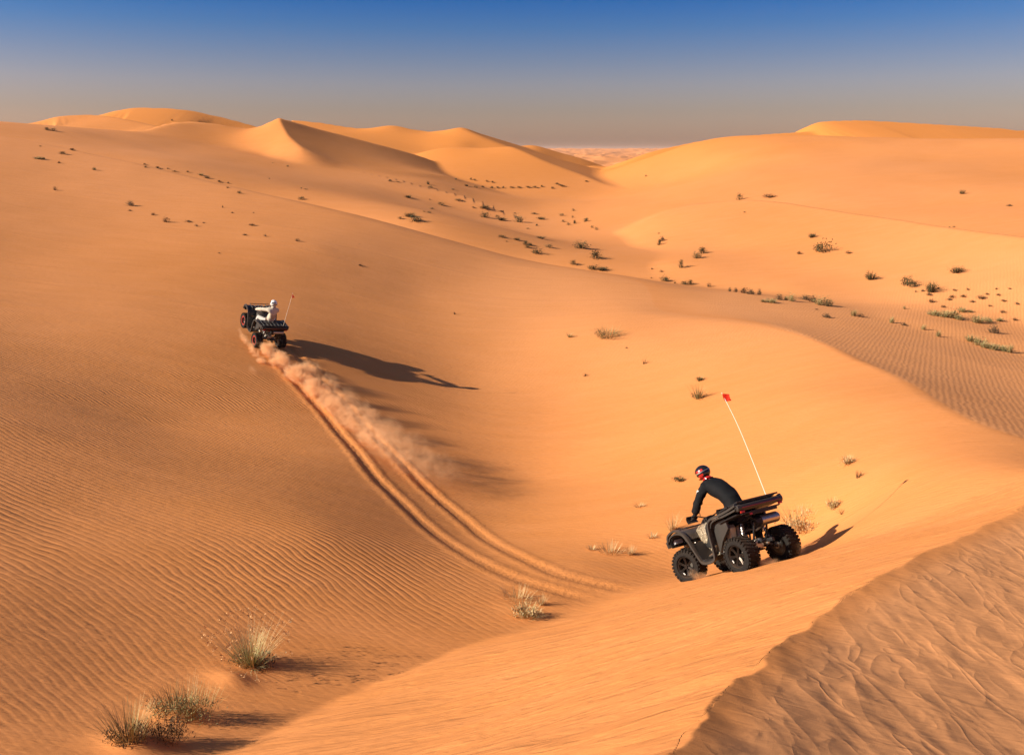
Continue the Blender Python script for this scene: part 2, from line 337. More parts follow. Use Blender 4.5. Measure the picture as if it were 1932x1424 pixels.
def sand_material():
    m = bpy.data.materials.new('desert_sand'); m.use_nodes = True; T = NT(m)
    bsdf = m.node_tree.nodes['Principled BSDF']; bsdf.inputs['Roughness'].default_value = .95; bsdf.inputs['Specular IOR Level'].default_value = .08
    geo = T.n('ShaderNodeNewGeometry'); pos = geo.outputs['Position']
    # ---- relief (metres)
    ph = T.attr('ripple_phase'); am = T.attr('ripple_amp')
    w1 = T.noise(pos, .55, 2); w2 = T.noise(pos, 2.2, 2)
    p = T.m('ADD', ph, T.m('MULTIPLY', T.m('SUBTRACT', w1, .5), 2.2)); p = T.m('ADD', p, T.m('MULTIPLY', T.m('SUBTRACT', w2, .5), .5))
    s1 = T.m('SINE', T.m('MULTIPLY', p, 2*math.pi)); s2 = T.m('SINE', T.m('ADD', T.m('MULTIPLY', p, 4*math.pi), 1.1+math.pi))
    rip = T.m('ADD', s1, T.m('MULTIPLY', s2, .32))
    brk = T.noise(pos, .8, 3, .6); brk = T.m('MULTIPLY_ADD', brk, 1.3, .25)
    h = T.m('MULTIPLY', T.m('MULTIPLY', rip, T.m('MULTIPLY', am, brk)), .0044)
    # finer crossing ripples everywhere in the bowl
    mp = T.mapping(pos, (2.2, 7.5, 2), (0, 0, .12)); fx = T.noise(mp, 1.6, 2, .5, .4)
    h = T.m('ADD', h, T.m('MULTIPLY', T.m('SUBTRACT', fx, .5), .016))
    # far strip ripples
    wf = T.n('ShaderNodeTexWave', wave_type='BANDS', bands_direction='X', wave_profile='SIN')
    wf.inputs['Scale'].default_value = 1.7; wf.inputs['Distortion'].default_value = 4.5; wf.inputs['Detail'].default_value = 2; wf.inputs['Detail Scale'].default_value = 1.2
    T.l(T.mapping(pos, (1, 1, 1), (0, 0, math.radians(28))), wf.inputs['Vector'])
    h = T.m('ADD', h, T.m('MULTIPLY', T.m('MULTIPLY', wf.outputs['Fac'], T.attr('ripple_far')), .0045))
    # streaks blown along the sunlit foreground face
    st = T.noise(T.mapping(pos, (.35, 4.2, 4.2), (0, 0, math.radians(-14))), 1.3, 3, .55, .35)
    st2 = T.noise(T.mapping(pos, (.9, 16, 16), (0, 0, math.radians(-13))), 1.6, 3, .55, .2)
    sa = T.m('ADD', T.m('MULTIPLY', T.m('SUBTRACT', st, .5), .060), T.m('MULTIPLY', T.m('SUBTRACT', st2, .5), .008))
    h = T.m('ADD', h, T.m('MULTIPLY', sa, T.attr('wind_streak')))
    # broken wavy ripples on the shoulder
    sh = T.attr('shoulder')
    def ridged(sc, mapsc, rot, pw, dist):
        r_ = T.noise(T.mapping(pos, mapsc, (0, 0, math.radians(rot))), sc, 1.5, .5, dist)
        return T.m('POWER', T.m('SUBTRACT', 1.0, T.m('ABSOLUTE', T.m('MULTIPLY_ADD', r_, 4.0, -2.0))), pw)
    def clampn(v): return T.m('MAXIMUM', v, 0.0)
    r1 = clampn(ridged(1.35, (1.8, .7, 1), 34, 3.0, .35)); r2 = clampn(ridged(1.7, (1.5, .9, 1), -12, 4.0, .9))
    sof = T.noise(T.mapping(pos, (1.6, .7, 1), (0, 0, math.radians(28))), 2.2, 2, .5, .5)
    hs = T.m('ADD', T.m('ADD', T.m('MULTIPLY', r1, .0050), T.m('MULTIPLY', r2, .004)), T.m('MULTIPLY_ADD', sof, .016, -.010))
    h = T.m('ADD', h, T.m('MULTIPLY', hs, sh))
    dr = T.noise(T.mapping(pos, (.22, 1.3, 1), (0, 0, math.radians(22))), .6, 1.5, .5, .8)
    h = T.m('ADD', h, T.m('MULTIPLY', T.m('SUBTRACT', dr, .5), .06))
    # wheel churn and grain
    cn = T.noise(pos, 14, 3, .7)
    h = T.m('ADD', h, T.m('MULTIPLY', T.m('MULTIPLY', T.m('SUBTRACT', cn, .5), T.attr('churned')), .016))
    gr = T.noise(pos, 130, 2, .7); h = T.m('ADD', h, T.m('MULTIPLY', T.m('SUBTRACT', gr, .5), .0022))
    bp = T.n('ShaderNodeBump'); bp.inputs['Strength'].default_value = 1; bp.inputs['Distance'].default_value = 1
    T.l(h, bp.inputs['Height']); T.l(bp.outputs[0], bsdf.inputs['Normal'])
    # ---- colour: iron-red sand with paler drifts
    big = T.noise(pos, .035, 3, .55); sml = T.noise(T.mapping(pos, (1, 3, 1), (0, 0, .2)), .5, 4, .6); grn = T.noise(pos, 60, 2, .8)
    f = T.m('ADD', T.m('MULTIPLY', big, .55), T.m('MULTIPLY', sml, .25)); f = T.m('ADD', f, T.m('MULTIPLY', grn, .2))
    cr = T.n('ShaderNodeValToRGB'); el = cr.color_ramp.elements
    el[0].position = .36; el[0].color = (.575, .212, .058, 1); el[1].position = .62; el[1].color = (.65, .255, .088, 1)
    T.l(f, cr.inputs[0])
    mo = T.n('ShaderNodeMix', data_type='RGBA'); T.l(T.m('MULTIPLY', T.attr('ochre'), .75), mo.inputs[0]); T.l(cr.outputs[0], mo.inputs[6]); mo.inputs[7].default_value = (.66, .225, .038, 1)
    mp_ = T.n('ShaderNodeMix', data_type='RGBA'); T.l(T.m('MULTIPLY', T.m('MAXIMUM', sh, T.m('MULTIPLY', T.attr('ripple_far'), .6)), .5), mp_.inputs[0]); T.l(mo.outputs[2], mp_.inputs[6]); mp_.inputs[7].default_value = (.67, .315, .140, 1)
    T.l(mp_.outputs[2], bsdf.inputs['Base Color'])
    return m
me.materials.append(sand_material())

# ------------------------------------------------------------------ air
def haze():
    m = bpy.data.materials.new('haze'); m.use_nodes = True; t = m.node_tree; t.nodes.clear()
    o = N(t, 'ShaderNodeOutputMaterial'); v = N(t, 'ShaderNodeVolumePrincipled'); v.inputs['Color'].default_value = (.95, .78, .70, 1)
    v.inputs['Density'].default_value = HAZE; v.inputs['Anisotropy'].default_value = 0.0; t.links.new(v.outputs[0], o.inputs['Volume'])
    bm = bmesh.new(); bmesh.ops.create_cube(bm, size=1)
    mh = bpy.data.meshes.new('haze'); bm.to_mesh(mh); bm.free(); mh.materials.append(m)
    ob = bpy.data.objects.new('haze', mh); C.objects.link(ob); ob.scale = (10400, 10400, 40); ob.location = (0, 0, -3); ob['kind'] = 'stuff'
    ob['label'] = 'thin dusty haze in the air over the dunes'
HAZE = .00010
haze()
#@@REST

# ------------------------------------------------------------------ materials for things
def mat(name, col, rough=.6, metal=0., spec=.4, noise=0., scale=30., dust=0.):
    m = bpy.data.materials.new(name); m.use_nodes = True; b = m.node_tree.nodes['Principled BSDF']; T = NT(m)
    b.inputs['Roughness'].default_value = rough; b.inputs['Metallic'].default_value = metal; b.inputs['Specular IOR Level'].default_value = spec
    tc = T.n('ShaderNodeTexCoord').outputs['Object']
    mx = T.n('ShaderNodeMix', data_type='RGBA'); mx.inputs[6].default_value = (*[c*(1-noise) for c in col], 1); mx.inputs[7].default_value = (*[min(1, c*(1+noise)) for c in col], 1)
    T.l(T.noise(tc, scale, 3), mx.inputs[0]); last = mx.outputs[2]
    if dust:
        g = T.n('ShaderNodeNewGeometry'); sp = T.n('ShaderNodeSeparateXYZ'); T.l(g.outputs['Normal'], sp.inputs[0])
        f = T.m('MULTIPLY', T.m('MULTIPLY', T.m('MAXIMUM', sp.outputs[2], 0.08), T.noise(tc, 7, 3, .6)), dust)
        m2 = T.n('ShaderNodeMix', data_type='RGBA'); T.l(f, m2.inputs[0]); T.l(last, m2.inputs[6]); m2.inputs[7].default_value = (.50, .24, .09, 1); last = m2.outputs[2]
    T.l(last, b.inputs['Base Color']); return m
def camo_mat():
    m = bpy.data.materials.new('camouflage_film'); m.use_nodes = True; b = m.node_tree.nodes['Principled BSDF']; T = NT(m); b.inputs['Roughness'].default_value = .35
    tc = T.n('ShaderNodeTexCoord').outputs['Object']
    v = T.n('ShaderNodeTexVoronoi', feature='DISTANCE_TO_EDGE'); v.inputs['Scale'].default_value = 22; 
    w = T.n('ShaderNodeVectorMath', operation='MULTIPLY_ADD'); nn = T.n('ShaderNodeTexNoise'); nn.inputs['Scale'].default_value = 16; T.l(tc, nn.inputs['Vector'])
    T.l(nn.outputs['Color'], w.inputs[0]); w.inputs[1].default_value = (.12, .12, .12); T.l(tc, w.inputs[2]); T.l(w.outputs[0], v.inputs['Vector'])
    cr = T.n('ShaderNodeValToRGB'); cr.color_ramp.interpolation = 'CONSTANT'; e = cr.color_ramp.elements
    e[0].position = 0; e[0].color = (.55, .44, .30, 1); e[1].position = .06; e[1].color = (.02, .017, .013, 1)
    k = e.new(.16); k.color = (.17, .12, .075, 1); k = e.new(.24); k.color = (.33, .25, .16, 1)
    T.l(v.outputs['Distance'], cr.inputs[0]); T.l(cr.outputs[0], b.inputs['Base Color']); return m
M = dict(
    grey=mat('matte_grey_plastic', (.036, .034, .031), .40, noise=.12, dust=.14), black=mat('black_plastic', (.010, .010, .011), .5, noise=.2, dust=.06),
    dark=mat('dark_panel', (.022, .021, .020), .38, noise=.2, dust=.08), camo=camo_mat(), rubber=mat('tyre_rubber', (.010, .0095, .009), .85, spec=.2, noise=.3, dust=.14),
    rim=mat('black_alloy', (.030, .029, .028), .30, .7, dust=.2), redrim=mat('red_rim_ring', (.36, .03, .02), .4), steel=mat('worn_steel', (.45, .41, .36), .35, .85, noise=.25),
    alu=mat('cast_aluminium', (.62, .56, .48), .42, .55, noise=.2), seat=mat('black_vinyl', (.012, .012, .013), .5, dust=.08), stripe=mat('red_stripe', (.22, .012, .016), .35),
    lamp=mat('clear_lamp', (.5, .5, .5), .1, spec=.8), tail=mat('red_tail_lens', (.45, .03, .02), .2), white=mat('white_print', (.6, .58, .54), .6),
    spring=mat('shock_spring', (.05, .045, .04), .35, .3), whip=mat('white_fibreglass', (.80, .72, .58), .5), flag=mat('orange_red_cloth', (.85, .045, .012), .7, noise=.1),
    flag2=mat('faded_orange_cloth', (.80, .16, .07), .8, noise=.1),
    blackcloth=mat('black_jersey', (.006, .006, .007), .8, spec=.15, noise=.4, scale=12), blacktrouser=mat('black_trousers', (.010, .010, .011), .8, spec=.2, noise=.3, scale=14),
    paleh=mat('cream_hooded_top', (.52, .43, .33), .9, spec=.1, noise=.10, scale=14), palet=mat('white_trousers', (.56, .50, .44), .85, noise=.08), vest=mat('tan_back_panel', (.42, .31, .21), .9, noise=.15),
    skin=mat('skin', (.30, .15, .09), .6), glove=mat('black_glove', (.010, .010, .010), .7), boot=mat('black_boot', (.012, .011, .010), .55, dust=.6),
    hblack=mat('glossy_black_shell', (.012, .010, .010), .12, spec=.6), hred=mat('helmet_red', (.42, .018, .014), .25), hwhite=mat('helmet_white', (.78, .76, .72), .25), visor=mat('dark_visor', (.012, .012, .014), .06, spec=.9))

# ------------------------------------------------------------------ mesh helpers
def mkobj(name, bm, m, parent=None, smooth=True, kind=None):
    me_ = bpy.data.meshes.new(name); bmesh.ops.recalc_face_normals(bm, faces=bm.faces[:]); bm.to_mesh(me_); bm.free()
    ms = m if isinstance(m, (list, tuple)) else [m]
    for q_ in ms: me_.materials.append(q_)
    if smooth:
        me_.polygons.foreach_set('use_smooth', np.ones(len(me_.polygons), bool))
        try: me_.set_sharp_from_angle(angle=math.radians(38))
        except Exception: pass
    o = bpy.data.objects.new(name, me_); C.objects.link(o)
    if parent: o.parent = parent
    if kind: o['kind'] = kind
    return o
def part(name, fn, m, parent=None, **k):
    bm = bmesh.new(); fn(bm); return mkobj(name, bm, m, parent, **k)
def box(bm, c, s, rot=(0, 0, 0), bev=.0, taper=None):
    r = bmesh.ops.create_cube(bm, size=1); vs_ = r['verts']
    for v in vs_:
        v.co = Vector((v.co.x*s[0], v.co.y*s[1], v.co.z*s[2]))
        if taper and v.co.z > 0: v.co.x *= taper[0]; v.co.y *= taper[1]
    if bev: 
        es = list({e_ for v in vs_ for e_ in v.link_edges}); r2 = bmesh.ops.bevel(bm, geom=es, offset=bev, segments=2, affect='EDGES', profile=.6); vs_ = list({v for f in r2['faces'] for v in f.verts} | set(v for v in vs_ if v.is_valid))
    bmesh.ops.transform(bm, matrix=Matrix.Translation(c) @ Euler(rot).to_matrix().to_4x4(), verts=vs_)
def frame_of(d):
    d = d.normalized(); a = Vector((0, 0, 1)) if abs(d.z) < .9 else Vector((0, 1, 0)); u = d.cross(a).normalized(); return u, d.cross(u).normalized()
def tube(bm, pts, r, seg=8, prof=None, cap=True, up=None):
    """sweep a round or given profile along points; r may be a list"""
    pts = [Vector(p_) for p_ in pts]; n = len(pts); rings = []
    rad = r if isinstance(r, (list, tuple)) else [r]*n
    pu = None
    for i_, p_ in enumerate(pts):
        d = (pts[min(i_+1, n-1)]-pts[max(i_-1, 0)]); d = d if d.length > 1e-9 else Vector((0, 0, 1)); d.normalize()
        if up is not None: u = d.cross(Vector(up)).normalized(); v = u.cross(d).normalized()
        else:
            if pu is None: u, v = frame_of(d)
            else: u = (pu-d*pu.dot(d)).normalized(); v = d.cross(u).normalized()
            pu = u
        pr = prof or [(math.cos(2*math.pi*k/seg), math.sin(2*math.pi*k/seg)) for k in range(seg)]
        rings.append([bm.verts.new(p_+u*a*rad[i_]+v*b*rad[i_]) for a, b in pr])
    m_ = len(rings[0])
    for A, B in zip(rings[:-1], rings[1:]):
        for k in range(m_): bm.faces.new((A[k], A[(k+1) % m_], B[(k+1) % m_], B[k]))
    if cap: bm.faces.new(rings[0][::-1]); bm.faces.new(rings[-1])
def cyl(bm, p0, p1, r0, r1=None, seg=16): tube(bm, [p0, p1], [r0, r0 if r1 is None else r1], seg)
def lathe_y(bm, prof, c=(0, 0, 0), seg=32, closed=True):
    rings = []
    for y_, r_ in prof: rings.append([bm.verts.new((c[0]+r_*math.cos(2*math.pi*k/seg), c[1]+y_, c[2]+r_*math.sin(2*math.pi*k/seg))) for k in range(seg)])
    R_ = rings+[rings[0]] if closed else rings
    for A, B in zip(R_[:-1], R_[1:]):
        for k in range(seg): bm.faces.new((A[k], A[(k+1) % seg], B[(k+1) % seg], B[k]))
def sheet(bm, path, ys, t=.02, dome=.0, edge=0.):
    """a panel that follows a side profile (x,z), from ys[0] to ys[1] across, with thickness"""
    pth = refine([(a, b, 0) for a, b in path], len(path)*4)[:, :2]; ny = 6; top = []; bot = []
    for i_ in range(len(pth)):
        d = pth[min(i_+1, len(pth)-1)]-pth[max(i_-1, 0)]; d = d/(np.linalg.norm(d)+1e-9); nrm = np.array([-d[1], d[0]]); 
        if nrm[1] < 0 and abs(d[0]) > .2: nrm = -nrm
        rt, rb = [], []
        for k in range(ny):
            s_ = k/(ny-1); y_ = ys[0]+(ys[1]-ys[0])*s_; off = dome*(1-(2*s_-1)**2) - edge*s_**3
            a = pth[i_]+nrm*off; b = a-nrm*t
            rt.append(bm.verts.new((a[0], y_, a[1]))); rb.append(bm.verts.new((b[0], y_, b[1])))
        top.append(rt); bot.append(rb)
    for i_ in range(len(pth)-1):
        for k in range(ny-1):
            bm.faces.new((top[i_][k], top[i_][k+1], top[i_+1][k+1], top[i_+1][k])); bm.faces.new((bot[i_][k], bot[i_+1][k], bot[i_+1][k+1], bot[i_][k+1]))
        for k in (0, ny-1): bm.faces.new((top[i_][k], top[i_+1][k], bot[i_+1][k], bot[i_][k]))
    for i_ in (0, len(pth)-1):
        for k in range(ny-1): bm.faces.new((top[i_][k], top[i_][k+1], bot[i_][k+1], bot[i_][k]))
def prism(bm, prof, y0, y1, bev=0.):
    A = [bm.verts.new((a, y0, b)) for a, b in prof]; B = [bm.verts.new((a, y1, b)) for a, b in prof]; n = len(A)
    fs_ = [bm.faces.new(A), bm.faces.new(B[::-1])]+[bm.faces.new((A[k], B[k], B[(k+1) % n], A[(k+1) % n])) for k in range(n)]
    if bev: bmesh.ops.bevel(bm, geom=list({e_ for f in fs_ for e_ in f.edges}), offset=bev, segments=2, affect='EDGES', profile=.6)
def loft(bm, secs, cap=True):
    rings = [[bm.verts.new(p_) for p_ in s_] for s_ in secs]; n = len(rings[0])
    for A, B in zip(rings[:-1], rings[1:]):
        for k in range(n): bm.faces.new((A[k], A[(k+1) % n], B[(k+1) % n], B[k]))
    if cap: bm.faces.new(rings[0][::-1]); bm.faces.new(rings[-1])
def xsec(x_, w, z0, z1, n=12, e=.6):
    o = []
    for k in range(n):
        a = 2*math.pi*k/n; ca, sa = math.cos(a), math.sin(a)
        o.append((x_, w*math.copysign(abs(ca)**e, ca), (z0+z1)/2+(z1-z0)/2*math.copysign(abs(sa)**e, sa)))
    return o
def ellip(bm, c, r, rot=None, seg=16, rings=12):
    g = bmesh.ops.create_uvsphere(bm, u_segments=seg, v_segments=rings, radius=1)['verts']
    mt = Matrix.Translation(c) @ (rot.to_4x4() if rot else Matrix.Identity(4)) @ Matrix.Diagonal((*r, 1)); bmesh.ops.transform(bm, matrix=mt, verts=g); return g
def empty(name, mtx, label, cat, group=None):
    o = bpy.data.objects.new(name, None); C.objects.link(o); o.matrix_world = mtx; o.empty_display_size = .2; o['label'] = label; o['category'] = cat
    if group: o['group'] = group
    return o
def skin(name, V, E, m, parent, sub=2, root=0):
    """one continuous body grown over a jointed skeleton; V = {key: (co, radius)}"""
    keys = list(V); me_ = bpy.data.meshes.new(name); me_.from_pydata([V[k][0] for k in keys], [(keys.index(a), keys.index(b)) for a, b in E], [])
    o = bpy.data.objects.new(name, me_); C.objects.link(o)
    o.modifiers.new('skin', 'SKIN').use_smooth_shade = True; sb = o.modifiers.new('sub', 'SUBSURF'); sb.levels = sub; sb.render_levels = sub
    for k, sv in zip(keys, me_.skin_vertices[0].data):
        r = V[k][1]; sv.radius = r if isinstance(r, tuple) else (r, r)
    me_.skin_vertices[0].data[root].use_root = True
    dg = bpy.context.evaluated_depsgraph_get(); m2 = bpy.data.meshes.new_from_object(o.evaluated_get(dg)); bpy.data.objects.remove(o); bpy.data.meshes.remove(me_)
    m2.name = name; m2.materials.clear()
    for q_ in (m if isinstance(m, (list, tuple)) else [m]): m2.materials.append(q_)
    m2.polygons.foreach_set('material_index', np.zeros(len(m2.polygons), np.int32))
    o2 = bpy.data.objects.new(name, m2); C.objects.link(o2); o2.parent = parent; return o2

# ------------------------------------------------------------------ quad bike
WB, TRK, WR = .73, .50, .318
def make_wheel(root, x, side, steer, look):
    w = .27
    pr = [(-w*.5, .20), (-w*.52, .26), (-w*.47, .315), (-w*.30, .337), (w*.30, .337), (w*.47, .315), (w*.52, .26), (w*.5, .20), (w*.34, .175), (-w*.34, .175)]
    def tyre(bm):
        lathe_y(bm, [(a, b-.027 if b > .21 else b) for a, b in pr], seg=36)
        for k in range(28):
            a = 2*math.pi*k/28
            for sy, ph in ((-1, 0), (1, .5)):
                aa_ = a+ph*2*math.pi/28
                rot = Matrix.Rotation(-aa_, 3, 'Y')
                q0 = len(bm.verts); r = bmesh.ops.create_cube(bm, size=1)['verts']
                for v in r: v.co = Vector((v.co.x*.022+.313, v.co.y*.105, v.co.z*.034+(v.co.y*.035*-1)))
                for v in r: v.co = rot @ (v.co+Vector((-.006*abs(v.co.y)*20*0, sy*.070, 0)))
                r3 = bmesh.ops.create_cube(bm, size=1)['verts']
                for v in r3: v.co = rot @ (Vector((v.co.x*.036+.288, v.co.y*.014, v.co.z*.034))+Vector((0, sy*w*.505, 0)))
    t = part('wheel', tyre, M['rubber'], root); t.location = (x, side*TRK, WR); t.rotation_euler = (0, 0.3*x, steer)
    so = side
    def rim(bm):
        y0 = so*.075
        lathe_y(bm, [(-.115, .178), (-.115, .190), (.115, .190), (.115, .178), (.10, .165), (-.10, .165)], seg=28)
        cyl(bm, (0, y0-.02*so, 0), (0, y0+.035*so, 0), .052, .035, 14)
        for k in range(12):
            a = 2*math.pi*k/12; a2 = a+(.16 if k % 2 else -.16)
            tube(bm, [(.04*math.cos(a), y0+.01*so, .04*math.sin(a)), (.11*math.cos(a2), y0+.012*so, .11*math.sin(a2)), (.17*math.cos(a2), y0+.025*so, .17*math.sin(a2))], [.012, .010, .011], 5)
        cyl(bm, (0, -.10*so, 0), (0, -.08*so, 0), .165, .165, 24)
    part('rim', rim, M['rim'], t)
    if look == 'red': part('rim_ring', lambda bm: lathe_y(bm, [(so*.117, .150), (so*.117, .193), (so*.126, .193), (so*.126, .150)], seg=28), M['redrim'], t)
    else: part('valve_plate', lambda bm: box(bm, (.10, so*.118, -.10), (.018, .006, .05), (0, .6, 0)), M['white'], t)
    return t
def make_quad(name, mtx, label, look):
    root = empty(name, mtx, label, 'quad bike')
    G, B_, D = M['grey'], M['black'], M['dark']
    steer = .22 if look == 'camo' else 0.
    for x in (WB, -WB):
        for sd_ in (1, -1): make_wheel(root, x, sd_, steer if x > 0 else 0, look)
    def chassis(bm):
        for sy in (-1, 1):
            tube(bm, [(.85, sy*.16, .50), (.55, sy*.17, .33), (-.50, sy*.17, .33), (-.78, sy*.16, .52), (-.90, sy*.15, .80)], .020, 8)
            tube(bm, [(.62, sy*.14, .86), (.30, sy*.15, .70), (-.35, sy*.16, .80), (-.88, sy*.16, .90)], .018, 8)
            tube(bm, [(.62, sy*.14, .86), (.80, sy*.16, .50)], .018, 8); tube(bm, [(-.30, sy*.16, .33), (-.42, sy*.16, .80)], .018, 8)
        box(bm, (.05, 0, .31), (1.35, .36, .03), bev=.008)
    part('frame', chassis, B_, root)
    def engine(bm):
        box(bm, (-.05, 0, .48), (.55, .34, .26), bev=.03); box(bm, (-.02, .20, .46), (.34, .10, .24), bev=.04)
        cyl(bm, (.0, .22, .48), (.0, .27, .48), .11, .09, 20); cyl(bm, (-.20, .20, .44), (-.20, .26, .44), .07, .06, 16)
        tube(bm, [(-.25, 0, .58), (-.22, 0, .80)], [.10, .085], 12)
        for k in range(5): box(bm, (-.235, 0, .62+k*.035), (.22, .20, .010))
    part('engine', engine, M['alu'], root)
    part('gearbox', lambda bm: (box(bm, (-.62, .02, .42), (.24, .20, .18), bev=.05), cyl(bm, (-.55, -.12, .42), (-.55, .14, .42), .10, .09, 16)), M['alu'], root)
    for x in (WB, -WB):
        for sy in (-1, 1):
            part('control_arm', lambda bm: [tube(bm, [(x+dx, sy*.16, zz), (x, sy*.38, .34+dz)], .014, 6) for dx in (-.14, .14) for zz, dz in ((.36, -.06), (.50, .05))], B_, root)
            part('drive_shaft', lambda bm: (cyl(bm, (x, sy*.10, .42), (x, sy*.40, WR), .016, seg=8), tube(bm, [(x, sy*.14, .42), (x, sy*.17, .41), (x, sy*.20, .405), (x, sy*.22, .40)], [.045, .055, .04, .02], 12), cyl(bm, (x, sy*.36, WR), (x, sy*.43, WR), .06, .07, 14)), M['steel'], root)
            def shock(bm):
                p0 = Vector((x+(-.02 if x > 0 else .04), sy*.33, .42)); p1 = Vector((x+(-.08 if x > 0 else .10), sy*.20, .82)); cyl(bm, p0, p1, .016, seg=8); cyl(bm, p0.lerp(p1, .55), p1, .030, seg=10)
            s_ = part('shock_absorber', shock, M['steel'], root)
            def coil(bm):
                p0 = Vector((x+(-.02 if x > 0 else .04), sy*.33, .45)); p1 = Vector((x+(-.08 if x > 0 else .10), sy*.20, .78)); u, v = frame_of(p1-p0)
                tube(bm, [p0.lerp(p1, k/56)+(u*math.cos(k*.8)+v*math.sin(k*.8))*.042 for k in range(57)], .0075, 5)
            part('spring', coil, M['spring'], s_)
    # bodywork
    for sy in (1, -1):
        part('front_fender', lambda bm: sheet(bm, [(1.02, .72), (1.04, .84), (.96, .94), (.78, .985), (.60, .955), (.50, .88), (.44, .78)], (sy*.26, sy*.60), .025, .01, .035), G if look == 'camo' else D, root)
        part('fender_liner', lambda bm: sheet(bm, [(.98, .70), (1.0, .80), (.92, .89), (.77, .93), (.62, .90), (.52, .82), (.46, .72)], (sy*.22, sy*.57), .015), B_, root)
        # the frame-like trim that runs from the nose round the footwell to the tail
        trim = refine([(1.05, .80, 0), (1.0, .93, 0), (.80, 1.0, 0), (.60, .955, 0), (.47, .83, 0), (.36, .60, 0), (.26, .40, 0), (.20, .325, 0), (.08, .30, 0), (-.08, .315, 0), (-.16, .36, 0), (-.185, .50, 0), (-.20, .80, 0), (-.23, .95, 0), (-.32, 1.03, 0), (-.55, 1.06, 0), (-.80, 1.10, 0), (-1.0, 1.15, 0)], 70)
        wv = lambda x_: .60-.03*abs(x_-.05) if x_ > -.2 else .585-.06*(-x_-.2)
        part('side_trim', lambda bm: tube(bm, [(p_[0], sy*wv(p_[0]), p_[1]) for p_ in trim], 1, prof=[(-.018, -.034), (.018, -.034), (.026, 0), (.018, .034), (-.018, .034), (-.026, 0)], up=(0, 1, 0)), G, root)
        part('footwell', lambda bm: (prism(bm, [(.34, .52), (.24, .345), (.10, .315), (-.14, .325), (-.17, .40), (-.13, .375), (.08, .345), (.21, .375), (.30, .53)], sy*.18, sy*.58), prism(bm, [(.40, .70), (.30, .50), (.34, .50), (.44, .70)], sy*.18, sy*.58)), B_, root)
        def lower(bm):
            prism(bm, [(.42, .80), (.33, .55), (.24, .36), (-.10, .34), (-.17, .44), (-.19, .80), (-.05, .84), (.20, .86)], sy*.20, sy*.26, .006)
        part('side_panel', lower, M['camo'] if look == 'camo' else D, root)
        part('knee_panel', lambda bm: prism(bm, [(.40, .74), (.32, .56), (.16, .55), (.14, .72), (.20, .78)], sy*.262, sy*.30, .01), D, root)
        part('rear_side_panel', lambda bm: (prism(bm, [(-.20, .96), (-.19, .45), (-.24, .42), (-.36, .62), (-.52, .74), (-.60, .80), (-.58, .98)], sy*.44, sy*.50, .01)), G, root)
        part('rear_fender', lambda bm: sheet(bm, [(-.18, .60), (-.20, .88), (-.28, 1.0), (-.45, 1.04), (-.70, 1.065), (-.98, 1.11)], (sy*.16, sy*.575), .03, .0, .02), G, root)
        part('rear_arch_liner', lambda bm: sheet(bm, [(-.44, .93), (-.60, .955), (-.95, 1.0)], (sy*.20, sy*.54), .015), B_, root)
        part('headlight', lambda bm: prism(bm, [(1.045, .74), (1.055, .82), (.96, .86), (.94, .76)], sy*.30, sy*.50, .012), M['lamp'], root)
        part('tail_light', lambda bm: box(bm, (-1.035, sy*.46, 1.02), (.03, .09, .04), bev=.008), M['tail'], root)
    part('nose', lambda bm: (loft(bm, [xsec(.55, .20, .80, .97), xsec(.80, .22, .70, .99), xsec(.98, .24, .62, .93), xsec(1.06, .20, .62, .84)]),), D, root)
    part('bumper', lambda bm: [tube(bm, [(.85, sy*.14, .42), (1.12, sy*.15, .50), (1.14, sy*.15, .72), (1.06, sy*.15, .80)], .017, 8) for sy in (1, -1)]+[tube(bm, [(1.14, -.26, .64), (1.14, .26, .64)], .017, 8), tube(bm, [(1.12, -.22, .52), (1.12, .22, .52)], .014, 8)], B_, root)
    part('front_rack', lambda bm: [tube(bm, [(.60, y_, 1.01), (.98, y_, 1.00)], .011, 6) for y_ in (-.40, -.24, -.08, .08, .24, .40)]+[tube(bm, [(x_, -.42, 1.00), (x_, .42, 1.00)], .013, 6) for x_ in (.60, .98)], B_, root)
    part('tank_cover', lambda bm: loft(bm, [xsec(.66, .22, .62, .93), xsec(.50, .30, .58, 1.0), xsec(.30, .33, .56, 1.03), xsec(.14, .29, .58, 1.02), xsec(.02, .20, .60, .97), xsec(-.06, .16, .62, .93)]), M['camo'] if look == 'camo' else G, root)
    part('dashboard', lambda bm: loft(bm, [xsec(.52, .12, .96, 1.03), xsec(.42, .14, .96, 1.10), xsec(.32, .12, .98, 1.12)]), B_, root)
    part('seat', lambda bm: loft(bm, [xsec(.06, .13, .80, .93), xsec(-.08, .16, .80, .965), xsec(-.28, .185, .80, .975), xsec(-.46, .19, .82, .99), xsec(-.52, .18, .86, 1.03)]), M['seat'], root)
    # handlebar
    hb = part('handlebar', lambda bm: (tube(bm, [(.30, .44, 1.135), (.36, .26, 1.15), (.38, .10, 1.10), (.38, -.10, 1.10), (.36, -.26, 1.15), (.30, -.44, 1.135)], .013, 8), cyl(bm, (.46, 0, .90), (.38, 0, 1.11), .022)), B_, root)
    for sy in (1, -1):
        part('grip', lambda bm: cyl(bm, (.335, sy*.33, 1.145), (.297, sy*.455, 1.134), .019, seg=10), M['rubber'], hb)
        part('brake_lever', lambda bm: tube(bm, [(.36, sy*.29, 1.14), (.375, sy*.36, 1.13), (.355, sy*.45, 1.12)], .006, 5), M['steel'], hb)
        part('hand_guard', lambda bm: sheet(bm, [(.395, 1.06), (.425, 1.12), (.415, 1.19)], (sy*.26, sy*.50), .014, .015), B_, hb)
